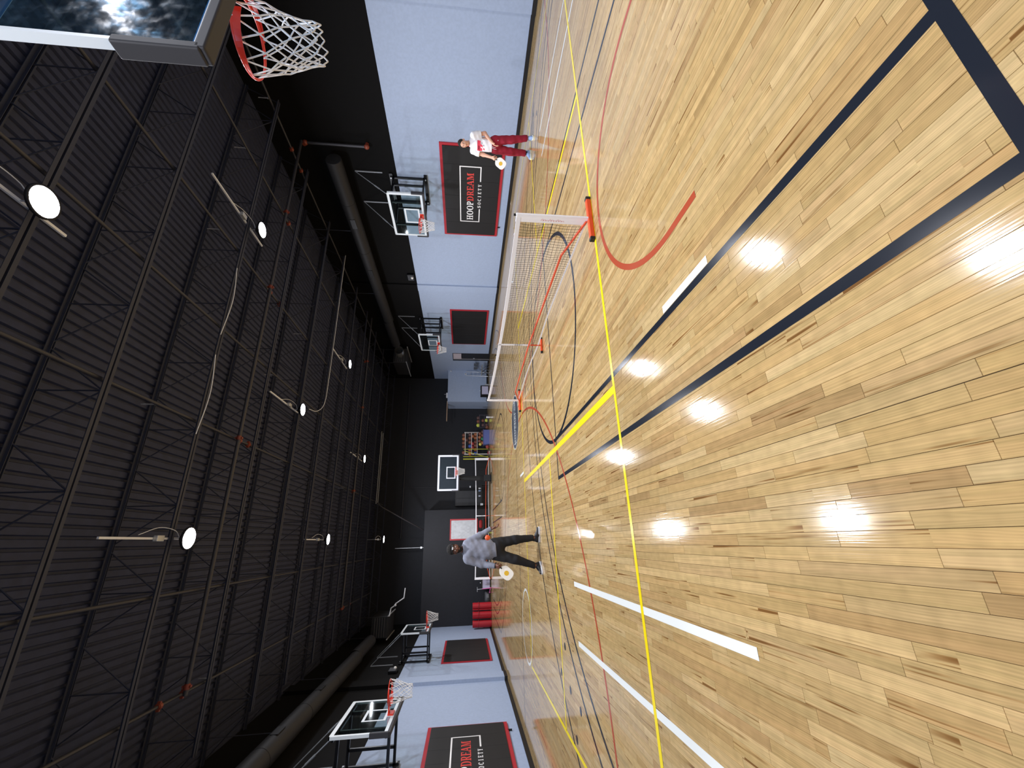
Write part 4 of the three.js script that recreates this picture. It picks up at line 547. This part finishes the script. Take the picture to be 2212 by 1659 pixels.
function paddle(label, hand, dir, faceN, len = 0.155) { // grip in the hand, blade along dir, faces faceN
  const d = nrm(dir), n = nrm(faceN), s = nrm(crs(d, n)), n2 = crs(s, d), t = thing('pickleball_paddle', label, 'paddle', hand); const m = new THREE.Matrix4().makeBasis(V(...s), V(...d), V(...n2)); t.quaternion.setFromRotationMatrix(m);
  mesh('handle', [rod([0, -0.07, 0], [0, 0.075, 0], 0.0155, 12), new THREE.CylinderGeometry(0.016, 0.019, 0.014, 12).translate(0, -0.075, 0)], M.cap, t);
  const S = new THREE.Shape(), c = [[-0.016, 0.05], [-0.06, 0.075], [-0.094, 0.115], [-0.101, 0.2], [-0.092, 0.275], [-0.05, 0.312], [0.05, 0.312], [0.092, 0.275], [0.101, 0.2], [0.094, 0.115], [0.06, 0.075], [0.016, 0.05]]; S.setFromPoints(new THREE.SplineCurve([...c, c[0]].map((p) => new THREE.Vector2(...p))).getPoints(60));
  const b = mesh('blade', [new THREE.ExtrudeGeometry(S, { depth: 0.008, bevelEnabled: true, bevelSize: 0.002, bevelThickness: 0.002, bevelSegments: 2 }).translate(0, 0, -0.004)], mat(0xf0eee6, 0.4), t);
  for (const q of [1, -1]) mesh('blade_print', [new THREE.CylinderGeometry(0.046, 0.046, 0.0012, 9).rotateX(PI / 2).translate(0.004, 0.195, q * 0.0068)], mat(0xe2b52c, 0.5), b);
  mesh('edge_guard', [new THREE.TubeGeometry(new THREE.CatmullRomCurve3(c.map((p) => V(p[0], p[1], 0)), true), 64, 0.0045, 5, true)], mat(0xe4e2da, 0.5), t); return t;
}
function box3(lo, hi, e) { return [lo.map((x) => x - e), hi.map((x) => x + e)]; }

{ // man in a grey sweatshirt, stepping wide, paddle low in one hand (local x to the hall's right, facing +z)
  const O = [-3.455, 0, -7.86], t = thing('person', 'man in grey sweatshirt and black trousers stepping wide with a white paddle', 'person', O), skin = mat(0x6e4534, 0.5);
  const hc = [0.015, 1.635, 0.03], neck = [0, 1.47, -0.02], chest = [0, 1.30, 0], belly = [-0.01, 1.05, 0.01], hip = [-0.01, 0.92, 0];
  const shL = [0.115, 1.42, -0.04], elL = [0.245, 1.18, -0.01], wrL = [0.368, 0.955, 0.06], shR = [-0.18, 1.405, 0], elR = [-0.262, 1.14, 0.02], wrR = [-0.30, 0.90, 0.14];
  const hpL = [0.09, 0.88, 0], knL = [0.15, 0.48, 0.03], anL = [0.175, 0.095, 0.0], hpR = [-0.10, 0.88, 0], knR = [-0.205, 0.49, 0.06], anR = [-0.335, 0.10, 0.02];
  const H = headField(hc, 0.12, 0.1, -0.05), hL = handField(wrL, [0.16, -0.95, 0.1], [-0.2, -0.1, 0.95], 0.42, 0.14), hR = handField(wrR, [-0.12, -0.75, 0.55], [0.85, 0.1, 0.45], 0.95, 0.05, 0.5);
  const torso = [flatBone(chest, belly, 0.15, 0.155, 0.72), flatBone(belly, hip, 0.15, 0.15, 0.8), bone([0.06, 1.405, -0.02], [-0.12, 1.40, -0.01], 0.075, 0.078)];
  const arms = [bone(shL, elL, 0.058, 0.045), bone(elL, wrL, 0.044, 0.027), bone(shR, elR, 0.058, 0.045), bone(elR, wrR, 0.044, 0.027)], legs = [bone(hpL, knL, 0.095, 0.06), bone(knL, anL, 0.06, 0.038), bone(hpR, knR, 0.095, 0.06), bone(knR, anR, 0.06, 0.038)];
  const nk = bone(neck, [0.01, 1.575, 0.0], 0.058, 0.054), bodyF = blend([...torso, ...arms, ...legs, nk, H.f], 0.03);
  const neckOn = blend([nk, H.f], 0.02), body = mesh('body', merge([netsMesh(bodyF, [-0.5, 0.05, -0.24], [0.5, 1.5, 0.28], 0.013), netsMesh(neckOn, [-0.13, 1.45, -0.15], [0.16, 1.80, 0.17], 0.0042), netsMesh(blend([bone(mix3(elL, wrL, 0.7), wrL, 0.032, 0.026), hL.f], 0.01), [wrL[0] - 0.15, wrL[1] - 0.25, wrL[2] - 0.16], [wrL[0] + 0.17, wrL[1] + 0.09, wrL[2] + 0.18], 0.0035), netsMesh(blend([bone(mix3(elR, wrR, 0.7), wrR, 0.032, 0.026), hR.f], 0.01), [wrR[0] - 0.17, wrR[1] - 0.22, wrR[2] - 0.12], [wrR[0] + 0.15, wrR[1] + 0.08, wrR[2] + 0.22], 0.0035)]), skin, t);
  headExtras(t, H, hc, { lip: 0x7a4238 });
  const top = blend([flatBone(chest, belly, 0.16, 0.172, 0.8), flatBone(belly, [-0.01, 0.885, 0.01], 0.172, 0.178, 0.82), bone([0.06, 1.41, -0.03], [-0.13, 1.40, -0.01], 0.085, 0.09), bone([0, 1.46, -0.015], [0.01, 1.50, -0.005], 0.08, 0.074)], 0.05);
  const slv = blend([bone(shL, elL, 0.076, 0.06), bone(elL, mix3(elL, wrL, 0.97), 0.06, 0.044), bone(shR, elR, 0.078, 0.068), bone(elR, mix3(elR, wrR, 0.95), 0.068, 0.048)], 0.03);
  const dl = nrm(add3(wrL, elL, -1)), dr = nrm(add3(wrR, elR, -1)); let sh = folds(blend([top, slv], 0.045), 0.0035);
  sh = keep(keep(sh, [0, 0.87, 0], [0.1, -0.995, 0]), [0, 1.515, 0], [0, 0.96, 0.28]); const neckHole = bone([0.005, 1.47, -0.01], [0.01, 1.7, 0], 0.064, 0.066), sh0 = sh; sh = (x, y, z) => Math.max(sh0(x, y, z), -neckHole(x, y, z), Math.min(0.03, (x - wrL[0]) * dl[0] + (y - wrL[1]) * dl[1] + (z - wrL[2]) * dl[2]) > 0 && x > 0.2 ? 1 : -1);
  const top1 = mesh('sweatshirt', netsMesh(sh, [-0.5, 0.82, -0.26], [0.5, 1.58, 0.3], 0.0095), mat(0x8b8f9e, 0.9, 0, { map: clothMap }), t);
  for (const [w, e] of [[wrL, elL], [wrR, elR]]) mesh('cuff', [rod(mix3(e, w, 0.9), mix3(e, w, 1.0), 0.046, 14, 0.041)], mat(0x7f8392, 0.9), top1);
  let pants = blend([flatBone([0, 0.93, 0], [0, 0.86, 0], 0.168, 0.17, 0.82), bone(hpL, knL, 0.11, 0.082), bone(knL, [0.172, 0.13, 0.0], 0.08, 0.056), bone(hpR, knR, 0.112, 0.084), bone(knR, [-0.322, 0.135, 0.022], 0.082, 0.058)], 0.035); pants = keep(folds(pants, 0.003), [0, 0.125, 0], [0, -1, 0]); pants = keep(pants, [0, 0.97, 0], [0, 1, 0]);
  const pm = mesh('trousers', netsMesh(pants, [-0.5, 0.1, -0.25], [0.4, 1.0, 0.28], 0.0105), mat(0x15161b, 0.85), t); mesh('pocket_zip', [tube([[0.213, 0.42, 0.06], [0.225, 0.34, 0.05], [0.225, 0.22, 0.035]], 0.004, 12, 5)], M.darkGrey, pm);
  shoe(t, [anL[0], 0, anL[2]], [0.95, 0, 0.3], { upper: mat(0x16161a, 0.5), sole: M.whitePaint, lace: M.whitePaint }); shoe(t, [anR[0], 0, anR[2]], [-0.62, 0, 0.78], { upper: mat(0x16161a, 0.5), sole: M.whitePaint, lace: M.darkGrey });
  const beardIn = blend([blob([0, -0.02, 0.018], [0.074, 0.092, 0.078]), blob([0, -0.085, 0.045], [0.048, 0.042, 0.046])], 0.02), mouthHole = blob([0, -0.06, 0.09], [0.024, 0.011, 0.03]);
  const hairF = H.loc(keep(keep(blend([blob([0, 0.075, -0.022], [0.098, 0.092, 0.11])], 0.01), [0, 0.045, 0.03], [0, -0.72, 0.69]), [0, -0.03, 0], [0, -1, 0])), rough = (f, a) => (x, y, z) => f(x, y, z) + a * Math.sin(190 * x) * Math.sin(170 * y) * Math.sin(180 * z);
  mesh('hair', netsMesh(rough(hairF, 0.004), [-0.13, 1.55, -0.16], [0.16, 1.82, 0.18], 0.006), mat(0x15120f, 0.95), t);
  const bd = H.loc((x, y, z) => Math.max(beardIn(x, y, z), -mouthHole(x, y, z), y + 0.012 + 0.55 * z * (z > 0 ? 1 : 0) - (Math.abs(x) > 0.045 ? 0.03 : 0))), mustache = H.loc(bone([-0.03, -0.049, 0.080], [0.03, -0.049, 0.080], 0.0075, 0.0075));
  mesh('beard', netsMesh(rough((x, y, z) => Math.min(bd(x, y, z), mustache(x, y, z)), 0.0015), [-0.13, 1.48, -0.12], [0.16, 1.66, 0.18], 0.005), mat(0x1a1310, 0.95), t);
  const band = new THREE.TorusGeometry(0.088, 0.011, 8, 40); band.scale(0.92, 1.08, 1.6); band.rotateX(PI / 2 - 0.18); band.translate(0, 0.052, -0.008); band.applyQuaternion(H.q); band.translate(...hc); mesh('headband', band, M.cap, t); const patch = rbox(0.05, 0.022, 0.008, 0.003, 0, 0.062, 0.097); patch.applyQuaternion(H.q); patch.translate(...hc); mesh('headband_patch', patch, M.whitePaint, t);
  mesh('wristwatch', [new THREE.TorusGeometry(0.034, 0.008, 6, 20).scale(1, 1, 1.8).applyQuaternion(new THREE.Quaternion().setFromUnitVectors(V(0, 0, 1), V(...dr))).translate(...add3(wrR, dr, 0.012))], M.cap, t);
  paddle('white paddle with yellow print held by the man in grey sweatshirt', add3(O, hR.grip), [-0.55, -0.62, 0.22], [0.35, 0.05, 0.93]);
}
{ // young man in white T-shirt and red trousers
  const O = [5.215, 0, -6.22], TURN = -1.25, t = thing('person', 'young man in white T-shirt and red trousers standing with a paddle held low', 'person', O, TURN), skin = mat(0xd9a58a, 0.5);
  const hc = [0.005, 1.575, 0.05], neck = [0, 1.41, -0.01], chest = [0, 1.24, 0], belly = [0, 1.03, 0.01], hip = [0, 0.90, 0];
  const shL = [0.175, 1.355, 0], elL = [0.205, 1.10, -0.06], wrL = [0.12, 0.945, 0.17], shR = [-0.165, 1.35, 0.0], elR = [-0.205, 1.12, 0.06], wrR = [-0.2, 0.93, 0.19];
  const hpL = [0.09, 0.87, 0], knL = [0.145, 0.48, 0.02], anL = [0.19, 0.095, -0.02], hpR = [-0.085, 0.87, 0], knR = [-0.115, 0.49, 0.02], anR = [-0.145, 0.10, -0.04];
  const H = headField(hc, 0.06, 0.22, 0), hL = handField(wrL, [-0.5, -0.72, 0.45], [0.3, 0.1, 0.9], 0.35, 0.1), hR = handField(wrR, [-0.08, -0.75, 0.62], [0.9, 0.1, 0.35], 0.95, 0.05, 0.5);
  const torso = [flatBone(chest, belly, 0.135, 0.13, 0.72), flatBone(belly, hip, 0.13, 0.135, 0.78), bone([0.09, 1.345, -0.01], [-0.085, 1.345, -0.01], 0.07, 0.07)];
  const arms = [bone(shL, elL, 0.054, 0.042), bone(elL, wrL, 0.042, 0.027), bone(shR, elR, 0.054, 0.042), bone(elR, wrR, 0.042, 0.027)], legs = [bone(hpL, knL, 0.085, 0.056), bone(knL, anL, 0.056, 0.036), bone(hpR, knR, 0.085, 0.056), bone(knR, anR, 0.056, 0.036)];
  const nk = bone(neck, [0.0, 1.515, 0.02], 0.056, 0.052), bodyF = blend([...torso, ...arms, ...legs, nk, H.f], 0.028), neckOn = blend([nk, H.f], 0.02);
  mesh('body', merge([netsMesh(bodyF, [-0.55, 0.05, -0.24], [0.5, 1.44, 0.3], 0.011), netsMesh(neckOn, [-0.16, 1.39, -0.13], [0.16, 1.73, 0.2], 0.0042), netsMesh(blend([bone(mix3(elL, wrL, 0.7), wrL, 0.033, 0.026), hL.f], 0.01), [wrL[0] - 0.2, wrL[1] - 0.2, wrL[2] - 0.12], [wrL[0] + 0.16, wrL[1] + 0.14, wrL[2] + 0.16], 0.0035), netsMesh(blend([bone(mix3(elR, wrR, 0.7), wrR, 0.033, 0.026), hR.f], 0.01), [wrR[0] - 0.17, wrR[1] - 0.22, wrR[2] - 0.15], [wrR[0] + 0.17, wrR[1] + 0.14, wrR[2] + 0.2], 0.0035)]), skin, t);
  headExtras(t, H, hc, { lip: 0xb8685c, brow: 0x2a1d16 });
  const top = blend([flatBone(chest, belly, 0.152, 0.155, 0.78), flatBone(belly, [0.005, 0.90, 0.01], 0.155, 0.165, 0.82), bone([0.1, 1.35, -0.01], [-0.095, 1.345, -0.01], 0.078, 0.078), bone([0, 1.39, -0.015], [0, 1.43, 0], 0.072, 0.066)], 0.045), slv = blend([bone(shL, mix3(shL, elL, 0.72), 0.075, 0.072), bone(shR, mix3(shR, elR, 0.72), 0.075, 0.076)], 0.02);
  const cut = (s, e) => { const p = mix3(s, e, 0.66), d = nrm(add3(e, s, -1)), q = s[0] > 0 ? 1 : -1; return (x, y, z) => (q * x > 0.13 ? (x - p[0]) * d[0] + (y - p[1]) * d[1] + (z - p[2]) * d[2] : -1); }, cL = cut(shL, elL), cR = cut(shR, elR), hole = bone([0, 1.40, -0.005], [0, 1.65, 0.02], 0.062, 0.064), b0 = folds(blend([top, slv], 0.04), 0.0028, 1.1);
  const sh = (x, y, z) => Math.max(b0(x, y, z), cL(x, y, z), cR(x, y, z), -hole(x, y, z), 0.93 - y, y - 1.45);
  const tee = mesh('t_shirt', netsMesh(sh, [-0.45, 0.88, -0.25], [0.48, 1.5, 0.28], 0.0085), mat(0xe9e9ee, 0.9), t);
  { // print on the chest, laid on the cloth
    const patch = (x0, y0, w, h, skew, m) => { const n = 8, P = [], I = [], U = []; for (let j = 0; j <= n; j++) for (let i = 0; i <= n; i++) { const x = x0 + w * i / n + skew * j / n, y = y0 + h * j / n; let z = 0.26; for (let k = 0; k < 80; k++) { const d = sh(x, y, z); if (d < 0.0015) break; z -= Math.max(0.001, d * 0.7); } P.push(x, y, z + 0.002); U.push(i / n, j / n); } for (let j = 0; j < n; j++) for (let i = 0; i < n; i++) { const o = j * (n + 1) + i; I.push(o, o + 1, o + n + 2, o, o + n + 2, o + n + 1); } const g = new THREE.BufferGeometry(); g.setAttribute('position', new THREE.Float32BufferAttribute(P, 3)); g.setAttribute('uv', new THREE.Float32BufferAttribute(U, 2)); g.setIndex(I); g.computeVertexNormals(); mesh('shirt_print', g, m, tee); };
    const red = mat(0xd83a52, 0.7), dk = mat(0x7a1c30, 0.7); patch(-0.12, 1.19, 0.22, 0.075, 0.01, red); patch(-0.10, 1.215, 0.10, 0.03, 0.012, dk); patch(-0.12, 1.15, 0.07, 0.045, 0.012, red); patch(-0.03, 1.145, 0.05, 0.05, 0.03, red); patch(0.04, 1.155, 0.03, 0.02, 0.01, mat(0x8f8f98, 0.8)); patch(-0.09, 1.10, 0.04, 0.03, 0.02, red); patch(0.0, 1.11, 0.028, 0.02, 0.012, mat(0x8f8f98, 0.8));
  }
  let pants = blend([flatBone([0.005, 0.92, 0], [0.005, 0.85, 0], 0.15, 0.155, 0.84), bone(hpL, knL, 0.105, 0.085), bone(knL, mix3(knL, anL, 0.93), 0.085, 0.066), bone(hpR, knR, 0.105, 0.085), bone(knR, mix3(knR, anR, 0.90), 0.085, 0.068)], 0.035); pants = keep(keep(folds(pants, 0.0035, 0.9), [0, 0.125, 0], [0, -1, 0]), [0, 0.965, 0], [0, 1, 0]);
  const pr = mesh('trousers', netsMesh(pants, [-0.42, 0.1, -0.3], [0.48, 1.0, 0.26], 0.0095), mat(0x9e1530, 0.85, 0, { map: clothMap }), t); mesh('trouser_patch', [rbox(0.05, 0.014, 0.006, 0.002, 0.12, 0.80, 0.098)], M.whitePaint, pr); mesh('drawstring', [tube([[-0.01, 0.93, 0.135], [-0.03, 0.88, 0.15], [-0.035, 0.83, 0.15]], 0.004, 10, 5), tube([[0.02, 0.93, 0.135], [0.0, 0.88, 0.152], [0.005, 0.845, 0.15]], 0.004, 10, 5)], M.whitePaint, pr);
  mesh('sock', [rod([anR[0], 0.08, anR[2]], [anR[0] + 0.008, 0.16, anR[2] + 0.01], 0.042, 14)], M.cap, t);
  const blue = mat(0x8ba3c8, 0.6); shoe(t, [anL[0], 0, anL[2]], [0.42, 0, 0.91], { upper: blue, sole: mat(0xe6ecdf, 0.5), lace: M.whitePaint }); shoe(t, [anR[0], 0, anR[2]], [-0.2, 0, 0.98], { upper: blue, sole: mat(0xe6ecdf, 0.5), lace: M.whitePaint });
  const hairF = H.loc(keep(keep(blob([0, 0.045, -0.02], [0.081, 0.086, 0.098]), [0, 0.065, 0.055], [0, -0.55, 0.83]), [0, -0.02, -0.03], [0, -0.9, 0.43])); mesh('hair', netsMesh(hairF, [-0.16, 1.48, -0.13], [0.16, 1.74, 0.2], 0.0055), mat(0x1f1915, 0.95), t);
  const toW = (v) => V(...v).applyAxisAngle(V(0, 1, 0), TURN).toArray(); paddle('white paddle with yellow print held by the young man in red trousers', add3(O, toW(hR.grip)), toW([-0.25, -0.55, 0.45]), toW([0.45, 0.05, 0.9]));
}

scene.traverse((o) => { if (o.isMesh) { o.castShadow = true; o.receiveShadow = true; } });
renderer.render(scene, camera);
